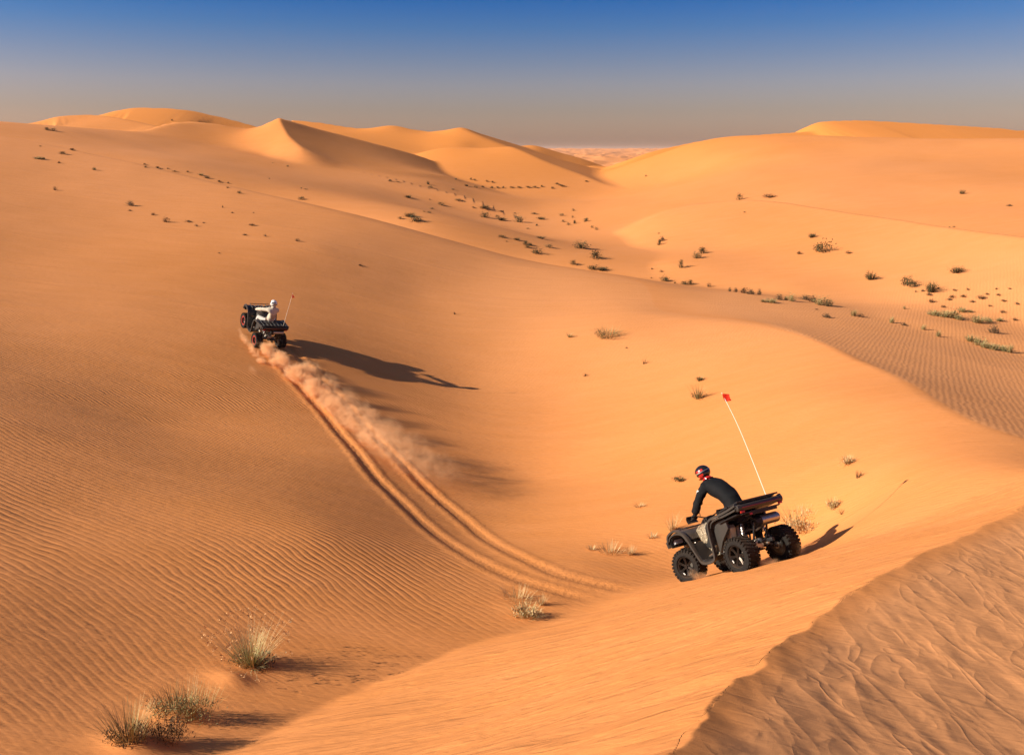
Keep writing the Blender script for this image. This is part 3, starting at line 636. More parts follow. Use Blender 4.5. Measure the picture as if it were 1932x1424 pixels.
    part('mirror', lambda bm: (tube(bm, [(.34, .22, 1.15), (.30, .25, 1.24), (.27, .27, 1.28)], .007, 6), ellip(bm, (.262, .28, 1.31), (.014, .055, .035))), B_, hb)
    # tail
    part('tail_fascia', lambda bm: (prism(bm, [(-.96, 1.045), (-1.03, 1.03), (-1.055, 1.08), (-1.045, 1.135), (-.94, 1.155)], -.545, .545, .012),), D, root)
    part('tail_stripe', lambda bm: box(bm, (-1.056, 0, 1.085), (.008, .90, .014), (0, .1, 0), bev=.002), M['stripe'], root)
    part('tail_underside', lambda bm: (box(bm, (-.88, -.10, .955), (.22, .62, .055), bev=.015), box(bm, (-.80, 0, .985), (.42, .90, .03), bev=.01)), B_, root)
    part('rear_rack', lambda bm: [tube(bm, [(-.42, y_, 1.10), (-.60, y_, 1.135), (-1.0, y_, 1.195)], .014, 6) for y_ in (-.46, -.30, -.15, 0, .15, .30, .46)]+[tube(bm, [(x_, -.50, z_), (x_, .50, z_)], .017, 6) for x_, z_ in ((-.44, 1.10), (-.72, 1.155), (-1.0, 1.195))]+[box(bm, (-.72, 0, 1.135), (.52, .86, .022), (0, .14, 0), bev=.006)], B_, root)
    mf = part('muffler', lambda bm: loft(bm, [[(-.84+.115*math.cos(a), y_, .80+.095*math.sin(a)) for a in [2*math.pi*k/18 for k in range(18)]] for y_ in (.02, -.10, -.40, -.44)]), M['steel'], root)
    part('end_cap', lambda bm: loft(bm, [[(-.84+r_*1.15*math.cos(a), y_, .80+r_*.95*math.sin(a)) for a in [2*math.pi*k/8+.39 for k in range(8)]] for y_, r_ in ((.0, .118), (.05, .115), (.10, .078), (.102, .04), (.07, .036))]), B_, mf)
    part('exhaust_pipe', lambda bm: tube(bm, [(-.20, -.10, .66), (-.40, -.16, .70), (-.62, -.12, .66), (-.78, -.20, .74)], .028, 10), M['steel'], root)
    part('heat_shield', lambda bm: prism(bm, [(-.36, .82), (-.34, .60), (-.44, .58), (-.50, .80), (-.46, .86)], .22, .36, .02), M['alu'], root)
    part('warning_label', lambda bm: box(bm, (-.985, .22, .955), (.006, .09, .035)), M['tail'], root)
    part('hitch', lambda bm: (box(bm, (-1.0, 0, .45), (.14, .06, .06), bev=.008), box(bm, (-.88, 0, .45), (.10, .30, .05), bev=.01)), M['black'], root)
    # whip
    bx, by = -.93, (-.30 if look == 'camo' else -.34); hgt = 2.04 if look == 'camo' else 1.55
    top = Vector((bx+(.10 if look == 'camo' else .06), by+(.16 if look == 'camo' else -.06), 1.15+hgt))
    bend = refine([(bx, by, 1.14), (bx+.01, by+(top.y-by)*.3, 1.15+hgt*.35), (bx+.03, by+(top.y-by)*.62, 1.15+hgt*.68), tuple(top)], 14)
    fp = part('flag_pole', lambda bm: tube(bm, [tuple(p_) for p_ in bend], [.0075-.0002*k for k in range(14)], 6), M['whip'], root)
    def flag(bm):
        nx_, nz_ = 7, 7; g = []
        for i_ in range(nx_):
            for j_ in range(nz_):
                s_, t_ = i_/(nx_-1), j_/(nz_-1); L_ = .12
                wd = .17*(1-.25*s_) if look == 'camo' else .20*(1-s_)
                g.append(bm.verts.new((top.x-.01-L_*s_*.5*(1 if look == 'camo' else .6), top.y-L_*s_*.85+.012*math.sin(6*s_+4*t_), top.z-.02-wd*t_-(.05*s_ if look == 'camo' else .16*s_)+.01*math.sin(7*t_))))
        for i_ in range(nx_-1):
            for j_ in range(nz_-1): bm.faces.new((g[i_*nz_+j_], g[(i_+1)*nz_+j_], g[(i_+1)*nz_+j_+1], g[i_*nz_+j_+1]))
        bmesh.ops.solidify(bm, geom=bm.faces[:], thickness=.004)
    part('flag', flag, M['flag'] if look == 'camo' else M['flag2'], fp)
    if look == 'camo':
        cu = bpy.data.curves.new('lettering', 'FONT'); cu.body = 'CFORCE'; cu.size = .050; cu.extrude = .002
        ob = bpy.data.objects.new('lettering', cu); C.objects.link(ob); dg = bpy.context.evaluated_depsgraph_get(); ml = bpy.data.meshes.new_from_object(ob.evaluated_get(dg)); bpy.data.objects.remove(ob)
        ml.materials.append(M['steel']); lo = bpy.data.objects.new('lettering', ml); C.objects.link(lo); lo.parent = root
        lo.rotation_euler = (math.pi/2, -.10, math.pi); lo.location = (-.38, .606, 1.00)
    return root

# ------------------------------------------------------------------ riders
def hand_chain(V, E, wrist, side, k, grow=0.):
    """palm, four unequal bent fingers and a thumb closed round the grip"""
    w = Vector(wrist); gx, gz = .318, 1.142
    V[k+'palm'] = ((gx-.035, w.y+.005*side, gz+.040), (.030+grow, .026+grow)); E.append((k+'wrist', k+'palm'))
    for f, (oy, ln) in enumerate(((-.036, .92), (-.013, 1.0), (.012, .96), (.036, .80))):
        yy = w.y+oy*side; a = k+'f%d' % f; r = .0095+grow*.6
        V[a+'a'] = ((gx+.004, yy, gz+.038*1.0), r); V[a+'b'] = ((gx+.034*ln, yy, gz+.016), r); V[a+'c'] = ((gx+.026*ln, yy, gz-.018), r*.95); V[a+'d'] = ((gx-.004, yy, gz-.030*ln), r*.85)
        E += [(k+'palm', a+'a'), (a+'a', a+'b'), (a+'b', a+'c'), (a+'c', a+'d')]
    yt = w.y-.042*side; r = .0105+grow*.6
    V[k+'t1'] = ((gx-.034, yt, gz+.012), r); V[k+'t2'] = ((gx-.016, yt-.010*side, gz-.018), r); V[k+'t3'] = ((gx+.006, yt-.008*side, gz-.028), r*.85)
    E += [(k+'palm', k+'t1'), (k+'t1', k+'t2'), (k+'t2', k+'t3')]
def make_rider(mtx, label, kind, pose):
    root = empty('person', mtx, label, 'person')
    S = pose
    def chain(gr, hands, legs=True, head=True, arms=True, torso=True):
        V, E = {}, []
        def v(k, r): V[k] = (S[k], tuple(a+gr for a in r) if isinstance(r, tuple) else r+gr)
        if torso:
            fat = .022 if kind == 'black' and gr else 0; v('pelvis', (.135+fat, .105+fat)); v('waist', (.135+fat, .10+fat)); v('chest', (.155+fat, .115+fat)); v('upper', (.13+fat, .10+fat)); E += [('pelvis', 'waist'), ('waist', 'chest'), ('chest', 'upper')]
            v('neck', .058); E.append(('upper', 'neck'))
        if head: V['jaw'] = (S['jaw'], .070); V['head'] = (S['head'], (.080, .092)); V['crown'] = (S['crown'], .075); E += [('neck', 'jaw'), ('jaw', 'head'), ('head', 'crown')]
        for k, sd_ in (('L', 1), ('R', -1)):
            if arms:
                v(k+'sh', .062); v(k+'el', .046); v(k+'wrist', .033); E += [('upper', k+'sh'), (k+'sh', k+'el'), (k+'el', k+'wrist')]
                if hands: hand_chain(V, E, S[k+'wrist'], sd_, k)
            if legs:
                v(k+'hip', .088); v(k+'kn', .062); v(k+'an', .042); E += [('pelvis', k+'hip'), (k+'hip', k+'kn'), (k+'kn', k+'an')]
                V[k+'toe'] = (tuple(Vector(S[k+'an'])+Vector((.15, .03*sd_, -.075))), (.04, .028)); V[k+'heel'] = (tuple(Vector(S[k+'an'])+Vector((.0, 0, -.07))), .038); E += [(k+'an', k+'heel'), (k+'heel', k+'toe')]
        return V, E
    V, E = chain(0, True); body = skin('body', V, E, M['skin'], root, 1)
    # face: nose, eyes and ears on the head
    hd = Vector(S['head']); R_ = Euler((0, S['nod'], S['turn'])).to_matrix()
    part('nose', lambda bm: ellip(bm, hd+R_ @ Vector((.098, 0, -.02)), (.016, .011, .020), R_), M['skin'], body)
    for sy in (1, -1):
        part('eye', lambda bm: ellip(bm, hd+R_ @ Vector((.083, .030*sy, .01)), (.012, .013, .010), R_, 8, 6), M['white'], body)
        part('ear', lambda bm: ellip(bm, hd+R_ @ Vector((0, .086*sy, -.01)), (.020, .010, .030), R_, 8, 6), M['skin'], body)
    top = M['blackcloth'] if kind == 'black' else M['paleh']; low = M['blacktrouser'] if kind == 'black' else M['palet']
    V, E = chain(.040 if kind == 'black' else .030, False, legs=False, head=False); V.pop('neck'); E = [e_ for e_ in E if 'neck' not in e_]
    V['collar'] = (tuple(Vector(S['neck'])*.6+Vector(S['upper'])*.4), .112); E.append(('upper', 'collar'))
    V['Lsleeve'] = (S['Lwrist'], .046); V['Rsleeve'] = (S['Rwrist'], .046)
    V['hem'] = (tuple(Vector(S['pelvis'])+Vector((-.02, 0, -.07))), (.185, .155)); E.append(('pelvis', 'hem'))
    jk = skin('jacket', V, E, top, root, 2)
    tx = bpy.data.textures.new('folds', 'CLOUDS'); tx.noise_scale = .07; tx.noise_depth = 2; dm = jk.modifiers.new('folds', 'DISPLACE'); dm.texture = tx; dm.strength = .06; dm.mid_level = .5
    V, E = {}, []
    V['pelvis'] = (S['pelvis'], (.165, .140))
    for k in 'LR':
        V[k+'hip'] = (S[k+'hip'], .112); V[k+'th'] = (tuple(Vector(S[k+'hip']).lerp(Vector(S[k+'kn']), .5)), .098); V[k+'kn'] = (S[k+'kn'], .080); V[k+'an'] = (S[k+'an'], .062); E += [('pelvis', k+'hip'), (k+'hip', k+'th'), (k+'th', k+'kn'), (k+'kn', k+'an')]
    tr = skin('trousers', V, E, low, root, 2); dm = tr.modifiers.new('folds', 'DISPLACE'); dm.texture = tx; dm.strength = .02; dm.mid_level = .5
    for k, sd_ in (('L', 1), ('R', -1)):
        a = Vector(S[k+'an'])
        skin('boot', {'a': (tuple(a+Vector((-.01, 0, .10))), .060), 'b': (tuple(a+Vector((0, 0, -.05))), .052), 'c': (tuple(a+Vector((.09, .02*sd_, -.085))), (.050, .040)), 'd': (tuple(a+Vector((.19, .035*sd_, -.095))), (.045, .030))}, [('a', 'b'), ('b', 'c'), ('c', 'd')], M['boot'], root, 2)
        V, E = {k+'wrist': (S[k+'wrist'], .040)}, []; hand_chain(V, E, S[k+'wrist'], sd_, k, .004)
        skin('glove', V, E, M['glove'], root, 1)
    # helmet: shell with an eye port, chin guard, goggles
    sh, ac = (M['hblack'], M['hred']) if kind == 'black' else (M['hwhite'], M['hblack'])
    hc = hd+Vector((0, 0, .015))
    def shell(bm):
        ellip(bm, (0, 0, 0), (.150, .128, .142), None, 28, 20)
        dl = [f for f in bm.faces if f.calc_center_median().x > .088 and -.075 < f.calc_center_median().z < .045 and abs(f.calc_center_median().y) < .10]
        bmesh.ops.delete(bm, geom=dl+[f for f in bm.faces if f.calc_center_median().z < -.118], context='FACES')
        for v in bm.verts:
            if v.co.z < -.03 and v.co.x > .05: v.co.x *= 1.14
            if v.co.z < -.03 and v.co.x < -.05: v.co.z *= .9
        bmesh.ops.solidify(bm, geom=bm.faces[:], thickness=.010)
        for f in bm.faces:
            c = f.calc_center_median()
            if kind == 'black': f.material_index = 1 if (c.z < -.02 and c.x > .015) or (abs(c.y) > .075 and .02 < c.z < .07 and c.x > -.02) or (abs(c.y) < .018 and c.x > .05) else 0
            else: f.material_index = 1 if (.035 < c.z < .075 and abs(c.y) > .02) or (c.z < -.06 and c.x < .03) or (-.03 < c.z < .0 and c.x < -.08) else 0
        bmesh.ops.transform(bm, matrix=Matrix.Translation(hc) @ R_.to_4x4(), verts=bm.verts[:])
    hm = part('helmet', shell, [sh, ac], root)
    part('goggles', lambda bm: ellip(bm, hc+R_ @ Vector((.078, 0, -.012)), (.058, .098, .046), R_, 18, 12), M['visor'], hm)
    part('goggle_strap', lambda bm: tube(bm, [hc+R_ @ Vector((.153*math.cos(a), .131*math.sin(a), .012)) for a in [.62+k*(2*math.pi-1.24)/24 for k in range(25)]], 1, prof=[(-.003, -.008), (.003, -.008), (.003, .008), (-.003, .008)], up=(0, 0, 1)), M['steel'] if kind == 'black' else M['hblack'], hm)
    part('neck_warmer' if kind == 'black' else 'hood', lambda bm: tube(bm, [Vector(S['upper']).lerp(Vector(S['neck']), .55)+Vector((-.02, 0, .0)), Vector(S['neck']), Vector(S['jaw'])+Vector((-.01, 0, -.02))], [.105 if kind != 'black' else .090, .088, .080], 14), M['hred'] if kind == 'black' else M['paleh'], root)
    if kind == 'black':
        ps = Vector(S['Lsh']).lerp(Vector(S['Lel']), .30)
        part('sleeve_patch', lambda bm: (box(bm, ps+Vector((.015, .080, .03)), (.055, .012, .030), (.3, -.5, 0), bev=.003), box(bm, ps+Vector((.05, .090, .0)), (.03, .012, .05), (.3, -.3, 0), bev=.003)), M['white'], jk)
    else:
        part('back_panel', lambda bm: ellip(bm, Vector(S['chest'])+Vector((-.085, 0, -.04)), (.085, .135, .19), Euler((0, S['lean'], 0)).to_matrix(), 16, 12), M['vest'], jk)
    return root

def terrain_normal(x, y, d=.5):
    h = height(np.array([x-d, x+d, x, x]), np.array([y, y, y-d, y+d])); return Vector((-(h[1]-h[0])/(2*d), -(h[3]-h[2])/(2*d), 1)).normalized()
def seat_on(rl, fl, n=None, sink=.06):
    rl, fl = Vector(rl), Vector(fl); f = (fl-rl).normalized(); mid = (rl+fl)/2
    n = n or terrain_normal(mid.x, mid.y); l = n.cross(f).normalized(); n = f.cross(l).normalized()
    o = mid - l*(TRK+.10) - n*sink
    return Matrix.Translation(o) @ Matrix((f, l, n)).transposed().to_4x4()
rl = Vector(hit(1400, 1077)); fl = Vector(hit(1300, 1095)); fl = rl+(fl-rl).normalized()*1.46
near_m = seat_on(rl, fl)
quadA = make_quad('quad_bike', near_m, 'large dark grey and camouflage quad bike on the near dune face, tall red-flagged whip', 'camo')
poseA = dict(pelvis=(-.42, 0, 1.10), waist=(-.37, .0, 1.29), chest=(-.20, .0, 1.52), upper=(.0, .0, 1.67), neck=(.075, .01, 1.765), jaw=(.115, .03, 1.83), head=(.125, .035, 1.90), crown=(.115, .035, 1.965),
             Lsh=(.01, .20, 1.63), Lel=(.15, .36, 1.39), Lwrist=(.262, .395, 1.185), Rsh=(.04, -.20, 1.63), Rel=(.13, -.37, 1.40), Rwrist=(.262, -.395, 1.185),
             Lhip=(-.30, .12, 1.01), Lkn=(.10, .33, .93), Lan=(.02, .37, .49), Rhip=(-.30, -.12, 1.01), Rkn=(.10, -.33, .93), Ran=(.02, -.37, .49), nod=.25, turn=.75, lean=.4)
make_rider(near_m.copy(), 'rider in black with black and red helmet, leaning forward on the camouflage quad bike', 'black', poseA)
f0 = Vector(hit(478, 652)); nF = terrain_normal(f0.x, f0.y, 1.0)
fdir = Vector((-math.sin(math.radians(38)), math.cos(math.radians(38)), 0)); fdir = (fdir-nF*fdir.dot(nF)).normalized(); fdir = (fdir+nF*.24).normalized()
far_m = seat_on(f0, f0+fdir*1.46, nF, .05)
quadB = make_quad('quad_bike', far_m, 'small distant black quad bike with red-ringed rims, climbing the left slope ahead of its dust', 'red')
poseB = dict(pelvis=(-.40, .02, 1.06), waist=(-.40, .03, 1.22), chest=(-.40, .0, 1.43), upper=(-.34, -.03, 1.58), neck=(-.29, -.04, 1.67), jaw=(-.26, -.03, 1.73), head=(-.25, -.03, 1.795), crown=(-.26, -.03, 1.86),
             Lsh=(-.31, .165, 1.54), Lel=(.02, .34, 1.34), Lwrist=(.262, .395, 1.185), Rsh=(-.32, -.215, 1.54), Rel=(.02, -.32, 1.34), Rwrist=(.262, -.395, 1.185),
             Lhip=(-.34, .13, 1.01), Lkn=(.06, .34, .95), Lan=(.00, .37, .49), Rhip=(-.34, -.12, 1.01), Rkn=(.06, -.33, .95), Ran=(.00, -.37, .49), nod=.15, turn=.5, lean=.3)
make_rider(far_m.copy(), 'distant rider in cream hooded top and white helmet on the climbing quad bike', 'white', poseB)
#@@PLANTS
# ------------------------------------------------------------------ plants
def leafmat(name, c1, c2, noise_scale=3.):
    m = bpy.data.materials.new(name); m.use_nodes = True; b = m.node_tree.nodes['Principled BSDF']; T = NT(m); b.inputs['Roughness'].default_value = .8; b.inputs['Specular IOR Level'].default_value = .15
    at = T.n('ShaderNodeAttribute', attribute_name='tone'); mx = T.n('ShaderNodeMix', data_type='RGBA'); mx.inputs[6].default_value = (*c1, 1); mx.inputs[7].default_value = (*c2, 1)
    T.l(at.outputs['Fac'], mx.inputs[0]); T.l(mx.outputs[2], b.inputs['Base Color']); return m
LM = dict(pale=leafmat('pale_green_straw', (.20, .22, .07), (.62, .48, .24)), straw=leafmat('dry_straw', (.32, .21, .09), (.66, .46, .24)), olive=leafmat('olive_blades', (.12, .11, .035), (.46, .34, .15)),
          brown=leafmat('dead_brown_twigs', (.05, .028, .014), (.20, .11, .05)), dark=leafmat('dark_shrub', (.028, .028, .012), (.14, .11, .045)), seed=leafmat('seed_heads', (.34, .15, .06), (.70, .42, .20)))
def blades(rnd, n, h, rx, ry, lean, w, segs=3, base=.25, curl=.5, hvar=.4):
    V, F, Tn = [], [], []
    for _ in range(n):
        a = rnd.uniform(0, 2*math.pi); q_ = math.sqrt(rnd.random()); bx, by = math.cos(a)*q_*rx*base, math.sin(a)*q_*ry*base
        ln = h*(1-hvar*rnd.random()); th = lean*(q_*.8+.25*rnd.random())*rnd.uniform(.6, 1.2); az = a+rnd.uniform(-.6, .6)
        x_, y_, z_ = bx, by, -.02; side = (-math.sin(az), math.cos(az)); i0 = len(V); tone = rnd.random()
        for k in range(segs+1):
            ww = w*(1-k/segs)*.5+.0006
            V += [(x_-side[0]*ww, y_-side[1]*ww, z_), (x_+side[0]*ww, y_+side[1]*ww, z_)]; Tn += [min(1, tone*.6+k/segs*.5)]*2
            t_ = th+curl*th*k/segs; st_ = ln/segs; x_ += math.sin(t_)*math.cos(az)*st_; y_ += math.sin(t_)*math.sin(az)*st_; z_ += math.cos(t_)*st_
            if k < segs: F.append((i0+2*k, i0+2*k+1, i0+2*k+3, i0+2*k+2))
    return V, F, Tn
def bits(rnd, n, h, rx, ry, s_, z0=0., clump=0):
    """leaf-sized flakes and twig ends spread through a low crown"""
    V, F, Tn = [], [], []
    cl = [(rnd.uniform(-1, 1)*rx*.7, rnd.uniform(-1, 1)*ry*.7, rnd.uniform(.2, .8)*h) for _ in range(max(1, clump))]
    for _ in range(n):
        if clump: c = rnd.choice(cl); p_ = [c[0]+rnd.gauss(0, rx*.28), c[1]+rnd.gauss(0, ry*.28), max(.0, c[2]+rnd.gauss(0, h*.22))]
        else:
            a = rnd.uniform(0, 2*math.pi); q_ = math.sqrt(rnd.random()); p_ = [math.cos(a)*q_*rx, math.sin(a)*q_*ry, z0+h*rnd.random()*(1-q_*.6)]
        a, b = rnd.uniform(0, 6.28), rnd.uniform(-.3, 1.4); d = Vector((math.cos(a)*math.cos(b), math.sin(a)*math.cos(b), math.sin(b)))*s_*rnd.uniform(.6, 1.6); u = d.cross(Vector((.3, .5, .8))).normalized()*s_*.28
        i0 = len(V); q2 = Vector(p_); V += [tuple(q2-u), tuple(q2+u), tuple(q2+d)]; F.append((i0, i0+1, i0+2)); Tn += [rnd.random()*.8+.2*(p_[2]/max(h, .01))]*3
    return V, F, Tn
def leafmesh(name, vft, m):
    V, F, Tn = vft; me_ = bpy.data.meshes.new(name); me_.from_pydata(V, [], F); at = me_.attributes.new('tone', 'FLOAT', 'POINT'); at.data.foreach_set('value', np.array(Tn, np.float32)); me_.materials.append(m); return me_
def join3(*a):
    V, F, Tn = [], [], []
    for v, f, t in a: o = len(V); V += v; F += [tuple(i_+o for i_ in q_) for q_ in f]; Tn += t
    return V, F, Tn
def kid(name, me_, par):
    o = bpy.data.objects.new(name, me_); C.objects.link(o); o.parent = par; o['kind'] = 'stuff'; return o
def plant_root(name, px, py, label, cat, group=None, rz=0):
    q_ = hit(px, py); o = empty(name, Matrix.Translation(q_) @ Matrix.Rotation(rz, 4, 'Z'), label, cat, group); return o, math.dist(q_, (0, 0, 0))/FPX
rn = random.Random(11)
# three tussocks at the lower left, each on its own drift of sand
g, s_ = plant_root('grass_tussock', 472, 1252, 'fullest pale green grass tussock with feathery seed heads, upper right of the bottom-left three', 'grass tussock')
kid('blades', leafmesh('blades', blades(rn, 300, 68*s_, 32*s_, 28*s_, .95, .005, 4, .55, .35), LM['pale']), g)
sv, sf, st_ = blades(rn, 90, 92*s_, 34*s_, 30*s_, 1.0, .0045, 5, .6, .25, .35)
kid('stems', leafmesh('stems', (sv, sf, [min(1, t+.4) for t in st_]), LM['straw']), g)
tips = [sv[i_] for i_ in range(11, len(sv), 12)]; hv, hf, ht = [], [], []
for p_ in tips:
    for _ in range(7):
        o_ = Vector(p_)+Vector([rn.gauss(0, .017) for _ in range(3)]); d = Vector([rn.gauss(0, .014) for _ in range(3)]); u = Vector([rn.gauss(0, .006) for _ in range(3)]); i0 = len(hv)
        hv += [tuple(o_-u), tuple(o_+u), tuple(o_+d)]; hf.append((i0, i0+1, i0+2)); ht += [rn.random()]*3
kid('seed_heads', leafmesh('seed_heads', (hv, hf, ht), LM['seed']), g)
kid('dry_base', leafmesh('dry_base', join3(bits(rn, 260, .05, 42*s_, 36*s_, .05), blades(rn, 60, .20, .3, .3, 1.5, .005, 3, .8)), LM['brown']), g)
g, s_ = plant_root('grass_tussock', 348, 1340, 'broad low olive grass tussock with brown twiggy sides, middle of the bottom-left three', 'grass tussock')
a = blades(rn, 200, 42*s_, 52*s_, 24*s_, .6, .005, 4, 1.0, .4); kid('blades', leafmesh('blades', a, LM['olive']), g)
kid('stems', leafmesh('stems', blades(rn, 40, 60*s_, 44*s_, 24*s_, .5, .004, 4, 1.0, .3), LM['straw']), g)
kid('dry_twigs', leafmesh('dry_twigs', join3(bits(rn, 800, 26*s_, 56*s_, 28*s_, .028, 0, 9), bits(rn, 300, 10*s_, 58*s_, 32*s_, .03)), LM['olive']), g)
g, s_ = plant_root('grass_tussock', 243, 1392, 'spiky upright grass tussock at the lowest left, leaning over a sand drift', 'grass tussock')
kid('blades', leafmesh('blades', blades(rn, 150, 62*s_, 32*s_, 24*s_, .75, .005, 4, .8, .3), LM['olive']), g)
kid('stems', leafmesh('stems', blades(rn, 50, 70*s_, 30*s_, 24*s_, .7, .004, 4, .8, .2), LM['straw']), g)
kid('dry_base', leafmesh('dry_base', bits(rn, 500, 22*s_, 34*s_, 26*s_, .028, 0, 6), LM['brown']), g)
g, s_ = plant_root('dry_shrub', 305, 1392, 'dead dark brown twiggy shrub beside the lowest left grass tussock', 'shrub')
kid('twigs', leafmesh('twigs', join3(blades(rn, 120, 38*s_, 38*s_, 26*s_, .9, .005, 3, .9), bits(rn, 700, 36*s_, 38*s_, 26*s_, .026, 0, 7)), LM['brown']), g)
# thin tufts in the bowl and round the near quad: px, py, half width px, height px, kind, label
TUFTS = [
 (975, 1130, 34, 30, 'straw', 'sparse straw grass tuft just below the end of the wheel tracks'),
 (990, 1162, 26, 38, 'pale', 'pale green grass tuft nearest the viewer below the wheel tracks'),
 (1022, 1140, 14, 26, 'straw', 'small straw grass tuft right of the pair below the wheel tracks'),
 (1152, 1042, 24, 26, 'straw', 'thin straw tuft in the middle of the flat left of the near quad'),
 (1117, 1037, 12, 14, 'straw', 'very thin straw tuft at the left end of the row left of the near quad'),
 (1190, 1046, 13, 24, 'straw', 'wispy straw tuft right in the row left of the near quad'),
 (1230, 1014, 15, 14, 'straw', 'low straw tuft just left of the near quad front wheel'),
 (1268, 1000, 13, 42, 'straw', 'tall wispy grass showing behind the front of the near quad'),
 (1207, 956, 16, 12, 'straw', 'flat straw tuft on the slope up left of the near rider'),
 (1285, 907, 14, 12, 'olive', 'flat greenish tuft left of the near rider helmet'),
 (1512, 990, 52, 38, 'pale', 'wide green and straw grass patch right behind the near quad rear wheel'),
 (1572, 958, 15, 24, 'pale', 'green tuft up right of the grass patch behind the near quad'),
 (1590, 968, 10, 14, 'brown', 'small brown twig tuft right of the patch behind the near quad'),
 (1600, 874, 13, 20, 'pale', 'spiky straw green tuft on the lit wall above right of the near quad'),
 (1620, 900, 11, 18, 'brown', 'sparse brown twigs below the spiky tuft on the lit wall'),
 (1104, 709, 8, 9, 'brown', 'tiny brown tuft on the bowl wall left of the green bush pair'),
 (1075, 636, 9, 13, 'olive', 'small olive tuft left of the big spiky bush on the bowl wall'),
 (1147, 636, 27, 30, 'olive', 'largest spiky olive bush high on the bowl wall'),
 (1182, 657, 4, 5, 'brown', 'speck of dry plant below right of the largest bowl bush'),
 (1216, 686, 7, 12, 'brown', 'faint scatter of dry twigs between the bowl bushes'),
 (1318, 752, 14, 34, 'olive', 'upright green tussock on the bowl wall left of the red flag'),
 (1321, 718, 11, 13, 'olive', 'smaller tuft just above the upright tussock near the red flag'),
 (858, 593, 4, 7, 'brown', 'tiny twig on the smooth slope right of the distant quad flag'),
]
for px, py, hw, hh_, kd, lab in TUFTS:
    g, s_ = plant_root('grass_tuft', px, py, lab, 'grass tuft')
    big = hw > 20; n_ = int(22+hw*2.6) if kd != 'brown' else int(10+hw*1.5)
    wd = max(.005, .8*s_)
    kid('blades', leafmesh('blades', blades(rn, n_, hh_*s_*.95, hw*s_, hw*s_*.8, 1.0 if hh_ < hw*1.6 else .6, wd, 3, .75 if big else .4, .35), LM[kd]), g)
    if kd in ('pale', 'olive') and hw > 9: kid('dry_base', leafmesh('dry_base', join3(bits(rn, 12*hw, hh_*s_*.45, hw*s_*.9, hw*s_*.7, .045, 0, 5), blades(rn, 20, hh_*s_, hw*s_, hw*s_, 1.1, wd*.8, 3, .8)), LM['straw' if kd == 'pale' else 'dark']), g)
